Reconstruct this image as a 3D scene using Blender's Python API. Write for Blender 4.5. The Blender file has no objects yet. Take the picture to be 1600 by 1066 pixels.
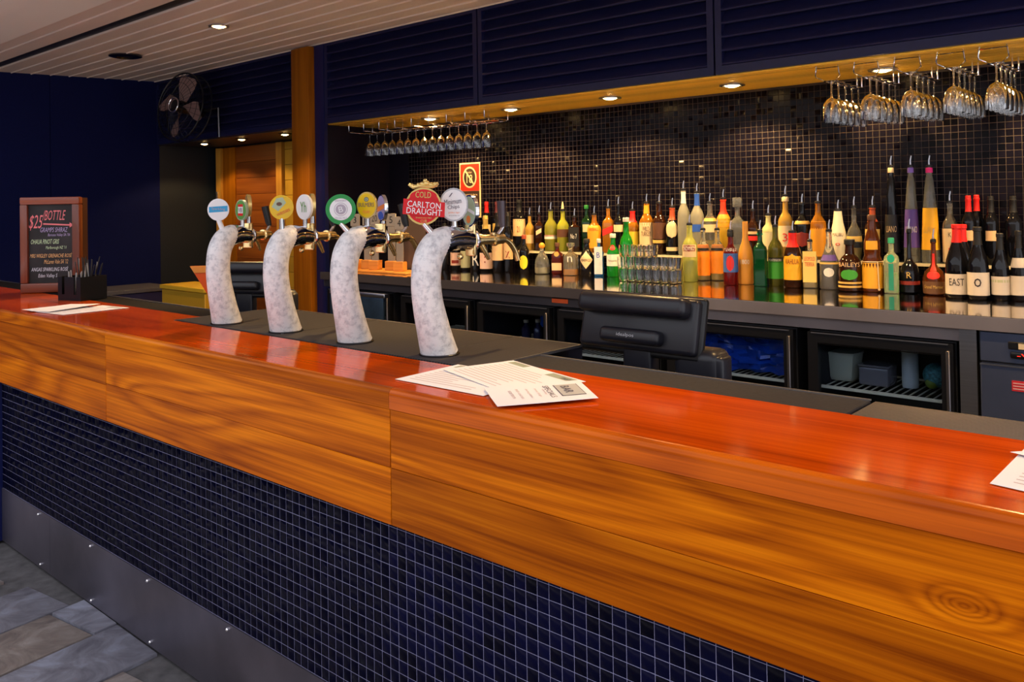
import bpy, bmesh, math, random
from mathutils import Vector, Matrix
random.seed(11)
SC = bpy.context.scene
COL = SC.collection
# ---------------------------------------------------------------- camera
CAMP = Vector((0.0, -1.415, 1.566)); FPX = 1321.6; CYP = 303.1
YAW, PIT, ROL = 0.72381, 0.012265, -0.01619
_f = Vector((-math.sin(YAW)*math.cos(PIT), math.cos(YAW)*math.cos(PIT), math.sin(PIT)))
_r = Vector((math.cos(YAW), math.sin(YAW), 0)); _u = _r.cross(_f)
CR = _r*math.cos(ROL)+_u*math.sin(ROL); CU = -_r*math.sin(ROL)+_u*math.cos(ROL); CF = _f
cd = bpy.data.cameras.new('camera'); cam = bpy.data.objects.new('camera', cd); COL.objects.link(cam)
cd.sensor_width = 36; cd.lens = FPX*36/1600; cd.shift_y = (CYP-533)/1600; cd.clip_start = 0.05
cam.matrix_world = Matrix(((CR.x, CU.x, -CF.x, CAMP.x), (CR.y, CU.y, -CF.y, CAMP.y), (CR.z, CU.z, -CF.z, CAMP.z), (0, 0, 0, 1)))
SC.camera = cam
def proj(p):
    d = Vector(p)-CAMP; z = d.dot(CF)
    return (800+FPX*d.dot(CR)/z, CYP-FPX*d.dot(CU)/z, z)
# ---------------------------------------------------------------- world, exposure
w = bpy.data.worlds.new('daylight'); SC.world = w; w.use_nodes = True
bgn = w.node_tree.nodes['Background']; bgn.inputs[0].default_value = (0.92, 0.93, 1.0, 1); bgn.inputs[1].default_value = 1.5
# sun stands high behind the building: it strikes only the open terrace behind the photographer
sd = bpy.data.lights.new('sun', 'SUN'); sd.energy = 20; sd.angle = .01; sd.color = (1.0, .93, .84); sun = bpy.data.objects.new('sun', sd); COL.objects.link(sun); sun.rotation_euler = (math.radians(-30), math.radians(4), 0)
vs = SC.view_settings; vs.view_transform = 'Standard'; vs.look = 'None'; vs.gamma = 1.0; vs.exposure = 0.0; vs.use_curve_mapping = False
LAMP = (1.0, 0.62, 0.24)          # warm halogen downlights
W_SOFFIT, W_CEIL, W_PASS = 70, 100, 14
# ---------------------------------------------------------------- materials
MATS = {}
def pmat(name, col=(.5, .5, .5), rough=.5, metal=0, trans=0, coat=0, coatr=.05, emit=None, es=0, spec=.5, ior=1.45, var=0, vscale=6, vstretch=(1, 1, 1), bump=0, bscale=40, rnd=0, sheen=0):
    if name in MATS: return MATS[name]
    m = bpy.data.materials.new(name); m.use_nodes = True; nt = m.node_tree; b = nt.nodes['Principled BSDF']
    I = b.inputs
    I['Base Color'].default_value = (*col, 1); I['Roughness'].default_value = rough; I['Metallic'].default_value = metal
    I['Transmission Weight'].default_value = trans; I['Coat Weight'].default_value = coat; I['Coat Roughness'].default_value = coatr
    I['Specular IOR Level'].default_value = spec; I['IOR'].default_value = ior
    if emit: I['Emission Color'].default_value = (*emit, 1); I['Emission Strength'].default_value = es
    tc = None
    if var or bump:
        tc = nt.nodes.new('ShaderNodeTexCoord'); mp = nt.nodes.new('ShaderNodeMapping'); mp.inputs['Scale'].default_value = vstretch
        nt.links.new(tc.outputs['Object'], mp.inputs[0])
    last = None
    if var:
        n = nt.nodes.new('ShaderNodeTexNoise'); n.inputs['Scale'].default_value = vscale; n.inputs['Detail'].default_value = 5
        nt.links.new(mp.outputs[0], n.inputs['Vector'])
        cr = nt.nodes.new('ShaderNodeValToRGB'); e = cr.color_ramp.elements
        e[0].position = .3; e[1].position = .7
        e[0].color = (*[max(0, c*(1-var)) for c in col], 1); e[1].color = (*[min(1, c*(1+var)) for c in col], 1)
        nt.links.new(n.outputs['Fac'], cr.inputs[0]); last = cr.outputs[0]
    if rnd:
        oi = nt.nodes.new('ShaderNodeObjectInfo'); hs = nt.nodes.new('ShaderNodeHueSaturation')
        mr = nt.nodes.new('ShaderNodeMapRange'); mr.inputs['To Min'].default_value = 1-rnd; mr.inputs['To Max'].default_value = 1+rnd
        nt.links.new(oi.outputs['Random'], mr.inputs[0]); nt.links.new(mr.outputs[0], hs.inputs['Value'])
        if last: nt.links.new(last, hs.inputs['Color'])
        else: hs.inputs['Color'].default_value = (*col, 1)
        last = hs.outputs[0]
    if last: nt.links.new(last, I['Base Color'])
    if bump:
        n2 = nt.nodes.new('ShaderNodeTexNoise'); n2.inputs['Scale'].default_value = bscale; n2.inputs['Detail'].default_value = 4
        nt.links.new(mp.outputs[0], n2.inputs['Vector'])
        bp = nt.nodes.new('ShaderNodeBump'); bp.inputs['Strength'].default_value = bump; bp.inputs['Distance'].default_value = .01
        nt.links.new(n2.outputs['Fac'], bp.inputs['Height']); nt.links.new(bp.outputs[0], I['Normal'])
    MATS[name] = m; return m
def wood(name, c0, c1, c2, rough=.3, coat=.5, freq=1.0, figure=1.0, coatr=.06, long=(.42, 4, 7), bump=.05, knot=None, spec=.5, tint=None):
    """varnished timber, grain along the object's X axis, each plank with its own figure"""
    m = bpy.data.materials.new(name); m.use_nodes = True; nt = m.node_tree; N = nt.nodes; L = nt.links; b = N['Principled BSDF']
    def mth(op, x, y):
        n = N.new('ShaderNodeMath'); n.operation = op
        for i, q in enumerate((x, y)):
            if q is None: continue
            if isinstance(q, (int, float)): n.inputs[i].default_value = q
            else: L.new(q, n.inputs[i])
        return n.outputs[0]
    tc = N.new('ShaderNodeTexCoord'); oi = N.new('ShaderNodeObjectInfo'); off = mth('MULTIPLY', oi.outputs['Random'], 37.0)
    cx = N.new('ShaderNodeCombineXYZ')
    for k in range(3): L.new(off, cx.inputs[k])
    ad = N.new('ShaderNodeVectorMath'); ad.operation = 'ADD'; L.new(tc.outputs['Object'], ad.inputs[0]); L.new(cx.outputs[0], ad.inputs[1])
    def noise(sc, scale, detail, dist=0, rgh=.5):
        mp = N.new('ShaderNodeMapping'); mp.inputs['Scale'].default_value = sc; L.new(ad.outputs[0], mp.inputs[0])
        n = N.new('ShaderNodeTexNoise'); n.inputs['Scale'].default_value = scale; n.inputs['Detail'].default_value = detail; n.inputs['Distortion'].default_value = dist; n.inputs['Roughness'].default_value = rgh
        L.new(mp.outputs[0], n.inputs['Vector']); return n.outputs['Fac']
    field = noise(long, 1.0*freq, 1.2, .3*figure)
    field = mth('ADD', field, mth('MULTIPLY', noise((3, 30, 45), 1.0, 3), .035))
    if knot:
        mp = N.new('ShaderNodeMapping'); mp.inputs['Location'].default_value = (-knot[0]*24, 0, -knot[1]*52); mp.inputs['Scale'].default_value = (24, 0, 52); L.new(tc.outputs['Object'], mp.inputs[0])
        ln = N.new('ShaderNodeVectorMath'); ln.operation = 'LENGTH'; L.new(mp.outputs[0], ln.inputs[0])
        field = mth('ADD', field, mth('MULTIPLY', mth('POWER', 2.718, mth('MULTIPLY', mth('POWER', ln.outputs['Value'], 1.5), -1.1)), .42))
    ring = mth('ADD', mth('MULTIPLY', mth('SINE', mth('MULTIPLY', field, 66*figure), None), .5), .5)
    ring = mth('POWER', ring, .6)
    streak = noise((1.2, 70, 110), 1.0, 5, 0, .65); big = noise((.5, 6, 9), 1.3, 4, .5)
    # the ring contrast itself comes and goes along the board
    amp = mth('MULTIPLY', big, .34)
    fac = mth('ADD', mth('MULTIPLY', mth('SUBTRACT', ring, .72), amp), mth('ADD', mth('MULTIPLY', mth('SUBTRACT', streak, .10), .62), mth('MULTIPLY', big, .50)))
    cr = N.new('ShaderNodeValToRGB'); e = cr.color_ramp.elements
    e[0].position = .26; e[0].color = (*c0, 1); e[1].position = .70; e[1].color = (*c2, 1); k = e.new(.50); k.color = (*c1, 1); L.new(fac, cr.inputs[0])
    hs = N.new('ShaderNodeHueSaturation'); mr = N.new('ShaderNodeMapRange'); mr.inputs['To Min'].default_value = .78; mr.inputs['To Max'].default_value = 1.15
    L.new(oi.outputs['Random'], mr.inputs[0]); L.new(mr.outputs[0], hs.inputs['Value']); L.new(cr.outputs[0], hs.inputs['Color'])
    L.new(hs.outputs[0], b.inputs['Base Color']); b.inputs['Roughness'].default_value = rough; b.inputs['Coat Weight'].default_value = coat; b.inputs['Coat Roughness'].default_value = coatr; b.inputs['Specular IOR Level'].default_value = spec
    if tint: b.inputs['Specular Tint'].default_value = (*tint, 1)
    if bump:
        bp = N.new('ShaderNodeBump'); bp.inputs['Strength'].default_value = bump; bp.inputs['Distance'].default_value = .002; L.new(streak, bp.inputs['Height']); L.new(bp.outputs[0], b.inputs['Normal'])
    MATS[name] = m; return m
def M(n): return MATS[n] if isinstance(n, str) else n
# ---------------------------------------------------------------- mesh builder
class MB:
    def __init__(s): s.v = []; s.f = []; s.sm = []
    def add(s, vs_, fs, smooth=False):
        o = len(s.v); s.v += [tuple(p) for p in vs_]; s.f += [tuple(i+o for i in f) for f in fs]; s.sm += [smooth]*len(fs); return s
    def box(s, x0, x1, y0, y1, z0, z1, mx=None):
        P = [(x0, y0, z0), (x1, y0, z0), (x1, y1, z0), (x0, y1, z0), (x0, y0, z1), (x1, y0, z1), (x1, y1, z1), (x0, y1, z1)]
        if mx is not None: P = [mx @ Vector(p) for p in P]
        return s.add(P, [(0, 3, 2, 1), (4, 5, 6, 7), (0, 1, 5, 4), (1, 2, 6, 5), (2, 3, 7, 6), (3, 0, 4, 7)])
    def rbox(s, x0, x1, y0, y1, z0, z1, r=.005, n=2, mx=None):
        bm = bmesh.new(); bmesh.ops.create_cube(bm, size=1)
        for v in bm.verts: v.co = Vector((x0+(v.co.x+.5)*(x1-x0), y0+(v.co.y+.5)*(y1-y0), z0+(v.co.z+.5)*(z1-z0)))
        bmesh.ops.bevel(bm, geom=list(bm.edges), offset=r, segments=n, profile=.5, affect='EDGES')
        bm.verts.index_update(); P = [v.co.copy() for v in bm.verts]
        if mx is not None: P = [mx @ p for p in P]
        s.add(P, [tuple(v.index for v in f.verts) for f in bm.faces], True); bm.free(); return s
    def tube(s, pts, rad, n=12, caps=True, smooth=True):
        pts = [Vector(p) for p in pts]; rad = rad if isinstance(rad, (list, tuple)) else [rad]*len(pts)
        T = [(pts[min(i+1, len(pts)-1)]-pts[max(i-1, 0)]).normalized() for i in range(len(pts))]
        a = Vector((0, 0, 1)) if abs(T[0].z) < .9 else Vector((1, 0, 0)); u = T[0].cross(a).normalized(); V = []
        for p, t, r in zip(pts, T, rad):
            u = (u-t*u.dot(t)).normalized(); w_ = t.cross(u)
            V += [p+(u*math.cos(2*math.pi*k/n)+w_*math.sin(2*math.pi*k/n))*r for k in range(n)]
        F = [(i*n+k, i*n+(k+1) % n, (i+1)*n+(k+1) % n, (i+1)*n+k) for i in range(len(pts)-1) for k in range(n)]
        s.add(V, F, smooth)
        if caps:
            o = len(s.v)-len(V); s.f += [tuple(o+k for k in range(n))[::-1], tuple(o+(len(pts)-1)*n+k for k in range(n))]; s.sm += [False, False]
        return s
    def cyl(s, p0, p1, r0, r1=None, n=16): return s.tube([p0, p1], [r0, r0 if r1 is None else r1], n)
    def lathe(s, prof, n=20, c=(0, 0, 0), mx=None, caps=True, smooth=True):
        """prof: (radius, z[, squareness])"""
        V = []
        for q in prof:
            r, z = q[0], q[1]; sq = q[2] if len(q) > 2 else 0
            for k in range(n):
                a = 2*math.pi*(k+.5)/n; ca, sa = math.cos(a), math.sin(a); m_ = r
                if sq: m_ = r*((1-sq)+sq/max((abs(ca)**8+abs(sa)**8)**.125, .1))
                p = Vector((c[0]+m_*ca, c[1]+m_*sa, c[2]+z)); V.append(mx @ p if mx is not None else p)
        F = [(i*n+k, i*n+(k+1) % n, (i+1)*n+(k+1) % n, (i+1)*n+k) for i in range(len(prof)-1) for k in range(n)]
        s.add(V, F, smooth)
        if caps:
            o = len(s.v)-len(V); s.f += [tuple(o+k for k in range(n))[::-1], tuple(o+(len(prof)-1)*n+k for k in range(n))]; s.sm += [False, False]
        return s
    def prism(s, out, d0, d1, mx=None):
        """outline in local x,z extruded along y from d0 to d1"""
        n = len(out); P = [(x, d0, z) for x, z in out]+[(x, d1, z) for x, z in out]
        if mx is not None: P = [mx @ Vector(p) for p in P]
        return s.add(P, [tuple(range(n)), tuple(range(2*n-1, n-1, -1))]+[(i, i+n, (i+1) % n+n, (i+1) % n) for i in range(n)])
    def ball(s, c, r, n=14, sz=(1, 1, 1)):
        return s.lathe([(r*math.sin(math.pi*i/8)*sz[0]+1e-5, -r*math.cos(math.pi*i/8)*sz[2]) for i in range(9)], n, c)
    def patch(s, R, z0, z1, half, c=(0, 0), n=10, face=-math.pi/2, fn=None, rows=1):
        """curved label on a cylinder of radius R, centred on angle face"""
        V = []; F = []
        for j in range(rows+1):
            t = j/rows
            hw = half*(fn(t) if fn else 1)
            for k in range(n+1):
                a = face-hw+2*hw*k/n; V.append((c[0]+R*math.cos(a), c[1]+R*math.sin(a), z0+(z1-z0)*t))
        for j in range(rows):
            for k in range(n): o = j*(n+1)+k; F.append((o, o+1, o+n+2, o+n+1))
        return s.add(V, F, True)
    def mesh(s, name):
        me = bpy.data.meshes.new(name); me.from_pydata(s.v, [], s.f); me.polygons.foreach_set('use_smooth', s.sm); me.update()
        try: me.set_sharp_from_angle(angle=math.radians(40))
        except Exception: pass
        return me
    def build(s, name, mat, parent=None, kind=None, label=None):
        return link(name, s.mesh(name), mat, parent, kind, label)
def link(name, me, mat, parent=None, kind=None, label=None):
    if mat is not None and not me.materials: me.materials.append(M(mat))
    o = bpy.data.objects.new(name, me); COL.objects.link(o); o.parent = parent
    if kind: o['kind'] = kind
    if label: o['label'] = label
    return o
def tag(o, label, cat, group=None):
    o['label'] = label; o['category'] = cat
    if group: o['group'] = group
    return o
def thing(name, label, cat, loc=(0, 0, 0), rz=0, group=None):
    o = bpy.data.objects.new(name, None); o.empty_display_size = .05; COL.objects.link(o); o.location = loc; o.rotation_euler = (0, 0, rz)
    return tag(o, label, cat, group)
def inst(name, me, parent, loc=(0, 0, 0), rot=(0, 0, 0), scale=(1, 1, 1)):
    o = bpy.data.objects.new(name, me); COL.objects.link(o); o.parent = parent; o.location = loc; o.rotation_euler = rot; o.scale = scale; return o
def copy_thing(o, loc, rz=None, label=None, parent=None):
    c = o.copy(); COL.objects.link(c); c.parent = parent
    if parent is None:
        c.location = loc
        if rz is not None: c.rotation_euler = (0, 0, rz)
        if label: c['label'] = label
    for ch in list(o.children): copy_thing(ch, None, parent=c)
    return c
_tc = {}
def text(name, s, w, h, mat, parent, mx=None, bend=None, face=-math.pi/2, zc=0, dx=0, shear=0):
    """flat lettering as a mesh, w x h metres, in local x,z facing -y (or wrapped round radius bend)"""
    if s not in _tc:
        cu = bpy.data.curves.new('t', 'FONT'); cu.body = s; cu.size = 1; cu.resolution_u = 2
        to = bpy.data.objects.new('t', cu); COL.objects.link(to)
        dg = bpy.context.evaluated_depsgraph_get(); dg.update(); me = bpy.data.meshes.new_from_object(to.evaluated_get(dg))
        P = [v.co.copy() for v in me.vertices]; F = [tuple(p.vertices) for p in me.polygons]
        bpy.data.objects.remove(to); bpy.data.curves.remove(cu); bpy.data.meshes.remove(me)
        x0, x1 = min(p.x for p in P), max(p.x for p in P); y0, y1 = min(p.y for p in P), max(p.y for p in P)
        _tc[s] = ([((p.x-x0)/(x1-x0)-.5, (p.y-y0)/(y1-y0)-.5) for p in P], F)
    P, F = _tc[s]; V = []
    for x, z in P:
        x2 = x*w+dx+shear*z*h
        if bend: a = face+x2/bend; V.append((bend*math.cos(a), bend*math.sin(a), zc+z*h))
        else:
            p = Vector((x2, 0, zc+z*h)); V.append(mx @ p if mx is not None else p)
    return MB().add(V, F).build(name, mat, parent)
# ---------------------------------------------------------------- palette
pmat('navy', (.0042, .0075, .062), .8, var=.25, vscale=220, bump=.15, bscale=260, spec=.15)
pmat('navy_gloss', (.006, .010, .075), .3)
pmat('louvre_blue', (.010, .012, .062), .40, spec=.4, var=.1, vscale=30)
pmat('panel_dark', (.006, .005, .013), .45, spec=.25)
pmat('black', (.006, .006, .008), .35)
pmat('black_soft', (.012, .012, .016), .6)
pmat('pos_black', (.013, .013, .020), .33)
pmat('rubber', (.008, .007, .009), .7, spec=.1)
pmat('ceil_white', (.78, .66, .58), .55, var=.06, vscale=3, vstretch=(.3, 2, 1), rnd=.05)
pmat('ceil_daylit', (.92, .88, .80), .5)  # white lining with the stronger light there put into its colour
pmat('chrome', (.82, .82, .86), .08, metal=1)
pmat('brass', (.95, .72, .34), .22, metal=1)
pmat('steel', (.50, .50, .55), .30, metal=1, var=.12, vscale=4, vstretch=(.4, 1, 30))
pmat('steel_bluelit', (.14, .17, .28), .32, metal=.8, var=.15, vscale=3)  # bluish daylight on the steel is put into its colour
pmat('steel_dark', (.10, .10, .115), .22, metal=1)
pmat('skirting_steel', (.20, .185, .23), .36, metal=.85, var=.35, vscale=2.2, bump=.02, bscale=300)
pmat('screw', (.9, .9, .92), .2, metal=1)
pmat('grout', (.30, .30, .50), .8)
pmat('grout_warm_lit', (.075, .058, .058), .8, var=.85, vscale=1.6)  # broad blotches paint lit and dim areas into the grout
pmat('tile_navy', (.0014, .0018, .017), .2, rnd=.6, spec=.10)
pmat('tile_black', (.0034, .0026, .0064), .24, rnd=.6, spec=.14)
pmat('paper', (.86, .84, .88), .7)
pmat('ink', (.10, .08, .12), .8)
pmat('ink_pale', (.55, .42, .44), .8)
pmat('stamp_grey', (.48, .47, .46), .7)
pmat('stamp_green', (.33, .36, .27), .7)
pmat('white', (.82, .82, .84), .35)
pmat('cream', (.72, .56, .34), .55)
pmat('lamp_glow', (1, .8, .45), .5, emit=(1, .62, .22), es=40)
pmat('glass', (1, 1, 1), .02, trans=1, ior=1.45)
pmat('pane', (.75, .85, 1), .02, trans=1, ior=1.05)
pmat('grille', (.16, .15, .16), .35, metal=.9)
wood('bar_wood_top', (.36, .034, .0003), (.60, .068, .0004), (.72, .092, .0005), rough=.10, coat=0, figure=.25, long=(.3, 5, 5), bump=.012, spec=.7, tint=(1, .5, .22))
wood('nosing_wood', (.24, .030, .0002), (.50, .086, .0003), (.66, .125, .0006), rough=.20, coat=0, figure=.2, long=(3, 14, 14), bump=.03, spec=.3, tint=(1, .6, .45))
FW = ((.23, .036, .0002), (.54, .120, .0005), (.80, .220, .0018))
wood('fascia_wood', *FW, rough=.38, coat=0, spec=.22, tint=(1, .5, .2), long=(.55, 4, 5.0))
wood('fascia_wood_knot', *FW, rough=.38, coat=0, spec=.22, tint=(1, .5, .2), long=(.55, 4, 5.0), knot=(-.13, -.025))
wood('post_wood', (.24, .070, .002), (.34, .108, .003), (.42, .14, .005), rough=.5, coat=0, figure=.35, spec=.15)
wood('door_wood', (.17, .040, .003), (.26, .070, .006), (.34, .10, .009), rough=.45, coat=.1, figure=.4)
wood('jamb_wood', (.42, .19, .02), (.55, .27, .035), (.62, .33, .045), rough=.5, coat=.05, figure=.3)
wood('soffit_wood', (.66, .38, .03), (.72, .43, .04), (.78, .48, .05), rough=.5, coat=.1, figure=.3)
wood('frame_wood', (.13, .022, .008), (.22, .042, .016), (.30, .07, .03), rough=.35, coat=.3, figure=.4)
wood('block_wood', (.42, .15, .02), (.55, .22, .035), (.65, .29, .05), rough=.5, coat=.05, figure=.5)
# slate paving
def slate():
    m = bpy.data.materials.new('slate'); m.use_nodes = True; nt = m.node_tree; N = nt.nodes; L = nt.links; b = N['Principled BSDF']
    tc = N.new('ShaderNodeTexCoord'); oi = N.new('ShaderNodeObjectInfo')
    n = N.new('ShaderNodeTexNoise'); n.inputs['Scale'].default_value = 5.5; n.inputs['Detail'].default_value = 10; n.inputs['Roughness'].default_value = .62; n.inputs['Distortion'].default_value = 1.2; L.new(tc.outputs['Object'], n.inputs['Vector'])
    cr = N.new('ShaderNodeValToRGB'); e = cr.color_ramp.elements; e[0].position = .34; e[0].color = (.11, .095, .105, 1); e[1].position = .66; e[1].color = (.34, .33, .36, 1)
    k = e.new(.5); k.color = (.22, .20, .205, 1); L.new(n.outputs['Fac'], cr.inputs[0])
    cr2 = N.new('ShaderNodeValToRGB'); e2 = cr2.color_ramp.elements; e2[0].color = (.85, .95, 1.15, 1); e2[1].color = (1.1, 1.0, .86, 1); L.new(oi.outputs['Random'], cr2.inputs[0])
    mx = N.new('ShaderNodeMix'); mx.data_type = 'RGBA'; mx.blend_type = 'MULTIPLY'; mx.inputs[0].default_value = 1; L.new(cr.outputs[0], mx.inputs[6]); L.new(cr2.outputs[0], mx.inputs[7]); L.new(mx.outputs[2], b.inputs['Base Color'])
    b.inputs['Roughness'].default_value = .62
    bp = N.new('ShaderNodeBump'); bp.inputs['Strength'].default_value = .5; bp.inputs['Distance'].default_value = .006; n2 = N.new('ShaderNodeTexNoise'); n2.inputs['Scale'].default_value = 9; n2.inputs['Detail'].default_value = 9; L.new(tc.outputs['Object'], n2.inputs['Vector']); L.new(n2.outputs['Fac'], bp.inputs['Height']); L.new(bp.outputs[0], b.inputs['Normal'])
    MATS['slate'] = m
slate()
def ice():
    m = bpy.data.materials.new('ice'); m.use_nodes = True; nt = m.node_tree; N = nt.nodes; L = nt.links; b = N['Principled BSDF']
    tc = N.new('ShaderNodeTexCoord'); n = N.new('ShaderNodeTexNoise'); n.inputs['Scale'].default_value = 42; n.inputs['Detail'].default_value = 9; n.inputs['Roughness'].default_value = .72; L.new(tc.outputs['Object'], n.inputs['Vector'])
    cr = N.new('ShaderNodeValToRGB'); e = cr.color_ramp.elements; e[0].position = .36; e[0].color = (.48, .48, .52, 1); e[1].position = .54; e[1].color = (.80, .79, .81, 1); L.new(n.outputs['Fac'], cr.inputs[0]); L.new(cr.outputs[0], b.inputs['Base Color'])
    b.inputs['Roughness'].default_value = .42
    bp = N.new('ShaderNodeBump'); bp.inputs['Strength'].default_value = .25; bp.inputs['Distance'].default_value = .004; L.new(n.outputs['Fac'], bp.inputs['Height']); L.new(bp.outputs[0], b.inputs['Normal'])
    MATS['ice'] = m
ice()
def perforated():
    m = bpy.data.materials.new('perforated_mat'); m.use_nodes = True; nt = m.node_tree; N = nt.nodes; L = nt.links; b = N['Principled BSDF']
    tc = N.new('ShaderNodeTexCoord'); v = N.new('ShaderNodeTexVoronoi'); v.inputs['Scale'].default_value = 85; v.inputs['Randomness'].default_value = 0; L.new(tc.outputs['Object'], v.inputs['Vector'])
    cr = N.new('ShaderNodeValToRGB'); e = cr.color_ramp.elements; e[0].position = .25; e[0].color = (.003, .003, .004, 1); e[1].position = .4; e[1].color = (.045, .040, .042, 1); L.new(v.outputs['Distance'], cr.inputs[0]); L.new(cr.outputs[0], b.inputs['Base Color'])
    b.inputs['Roughness'].default_value = .7; b.inputs['Specular IOR Level'].default_value = .12
    bp = N.new('ShaderNodeBump'); bp.inputs['Strength'].default_value = .6; bp.inputs['Distance'].default_value = .002; L.new(v.outputs['Distance'], bp.inputs['Height']); L.new(bp.outputs[0], b.inputs['Normal'])
    MATS['perforated_mat'] = m
perforated()
# ---------------------------------------------------------------- room shell
XW, YL, YW, ZS = -7.93, 2.42, 3.03, 2.185          # left wall, bulkhead plane, back wall, soffit height
ZC = lambda y: 2.80+.036*(y-2.42)                  # gently sloping boarded ceiling
def clip(poly, ymax):
    out = []
    for i in range(len(poly)):
        a, b = poly[i], poly[(i+1) % len(poly)]
        if a[1] <= ymax: out.append(a)
        if (a[1] <= ymax) != (b[1] <= ymax):
            t = (ymax-a[1])/(b[1]-a[1]); out.append((a[0]+t*(b[0]-a[0]), ymax))
    return out
fl = MB().box(-8.2, 2.2, -4.2, 3.2, -.1, -.014).build('floor', pmat('floor_joint', (.09, .085, .09), .9, var=.3, vscale=20), kind='structure')
ang = math.radians(8); ca, sa = math.cos(ang), math.sin(ang)
col_i = 0; u = -4.2-.02
O = Vector((-3.277, -.026))
us = [-6*.32, -5*.32, -4*.33, -3*.33]
u = -4.6
edges = [u]
for k in range(40):
    u += .32+random.uniform(-.035, .035); edges.append(u)
edges = [e for e in edges if not -.75 < e < .4]+[-.63, -.305, 0.0, .325]; edges.sort()
for i in range(len(edges)-1):
    u0, u1 = edges[i]+.005, edges[i+1]-.005; v = .3-random.uniform(0, .5)
    if abs(edges[i]+.305) < .01: v = -.03
    while v > -2.9:
        ln = random.uniform(.45, .95)
        if abs(edges[i]+.305) < .01 and v == -.03: v = .25; ln = .32
        P = [(u0, v-ln+.005), (u1, v-ln+.005), (u1, v-.005), (u0, v-.005)]; v -= ln
        P = [(O.x+a*ca-b*sa, O.y+a*sa+b*ca) for a, b in P]
        P = clip(P, -.006)
        if len(P) < 3 or max(p[0] for p in P) < -8 or min(p[0] for p in P) > 2 or min(p[1] for p in P) < -4.1: continue
        cx_ = sum(p[0] for p in P)/len(P); cy_ = sum(p[1] for p in P)/len(P); h = random.uniform(-.003, .002)
        n = len(P); V = [(x-cx_, y-cy_, -.014) for x, y in P]+[(x-cx_, y-cy_, h-.003) for x, y in P]+[((x-cx_)*.985, (y-cy_)*.985, h) for x, y in P]
        F = [tuple(range(2*n, 3*n))]+[(a+k*n, a+1-n*(a == n-1)+k*n, a+1-n*(a == n-1)+(k+1)*n, a+(k+1)*n) for k in (0, 1) for a in range(n)]
        o = MB().add(V, F).build('flagstone', 'slate', fl); o.location = (cx_, cy_, 0)
# ceiling: boards along the bar, shadow slot, outer lining with extra daylight in its colour
ce = MB().add([(XW, -.6, ZC(-.6)+.06), (2.2, -.6, ZC(-.6)+.06), (2.2, YW+.1, ZC(YW)+.06), (XW, YW+.1, ZC(YW)+.06), (XW, -.6, ZC(-.6)+.12), (2.2, -.6, ZC(-.6)+.12), (2.2, YW+.1, ZC(YW)+.12), (XW, YW+.1, ZC(YW)+.12)],
              [(0, 3, 2, 1), (4, 5, 6, 7), (0, 1, 5, 4), (1, 2, 6, 5), (2, 3, 7, 6), (3, 0, 4, 7)]).build('ceiling', 'black_soft', kind='structure')
def ceil_board(y0, y1, mat, drop=0, bev=.011):
    prof = [(y0+.002, .05), (y0+.002, .0), (y0+.003, -.006), (y0+.008, -.0085), (y0+.013, -.006), (y0+.014, .0), (y1-.001, 0), (y1-.001, .05)]
    V = []
    for x in (XW+.005, 2.15):
        for y, z in prof: V.append((x, y, ZC(y)+z-drop))
    n = len(prof); F = [tuple(range(n)), tuple(range(2*n-1, n-1, -1))]+[(i, i+n, (i+1) % n+n, (i+1) % n) for i in range(n)]
    MB().add(V, F).build('ceiling_board', mat, ce)
y = .99
while y < YL-.02:
    y1 = min(y+.1555, YL); ceil_board(y, y1, 'ceil_white'); y = y1
MB().add([(x, y_, ZC(y_)+z_) for x in (XW+.005, 2.15) for y_, z_ in ((.899, .004), (.989, .004), (.989, .05), (.899, .05))], [(0, 3, 2, 1), (4, 5, 6, 7), (0, 1, 5, 4), (1, 2, 6, 5), (2, 3, 7, 6), (3, 0, 4, 7)]).build('slot_shade', 'black', ce)  # black strip closes the slot, painting in its shade
ceil_board(.57, .735, 'ceil_white'); ceil_board(.735, .898, 'ceil_white')
MB().box(XW+.005, 2.15, -.6, .288, ZC(0)-.03, ZC(0)+.03).build('lining_panel', 'ceil_daylit', ce)
MB().box(XW+.005, 2.15, .294, .56, ZC(.3)-.03, ZC(.3)+.03).build('lining_panel', 'ceil_daylit', ce)
# walls
wl = MB().box(XW-.15, XW-.012, -5.7, YW+.1, 0, ZC(YW)+.05).build('wall_left', 'navy', kind='structure')  # run on unseen past the bar to keep sky out of tile reflections
MB().box(XW-.012, XW, -5.7, 1.457, 0, ZC(1.2)+.012).build('wall_panel', 'navy', wl)
MB().box(XW-.012, XW, 1.462, YL+.02, 0, ZC(2)+.01).build('wall_panel', 'navy', wl)
pmat('passage_green', (.010, .016, .024), .55, var=.3, vscale=160)
MB().box(XW-.012, XW-.002, YL+.02, YW+.1, 0, 2.2).build('wall_panel', 'passage_green', wl)
wb = MB().box(-8.1, 2.2, YW, YW+.15, 0, ZC(YW)+.05).build('wall_back', 'panel_dark', kind='structure')
MB().box(-5.0, 2.2, YW-.004, YW, 1.08, 2.32).build('grout_bed', 'grout_warm_lit', wb)
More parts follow.
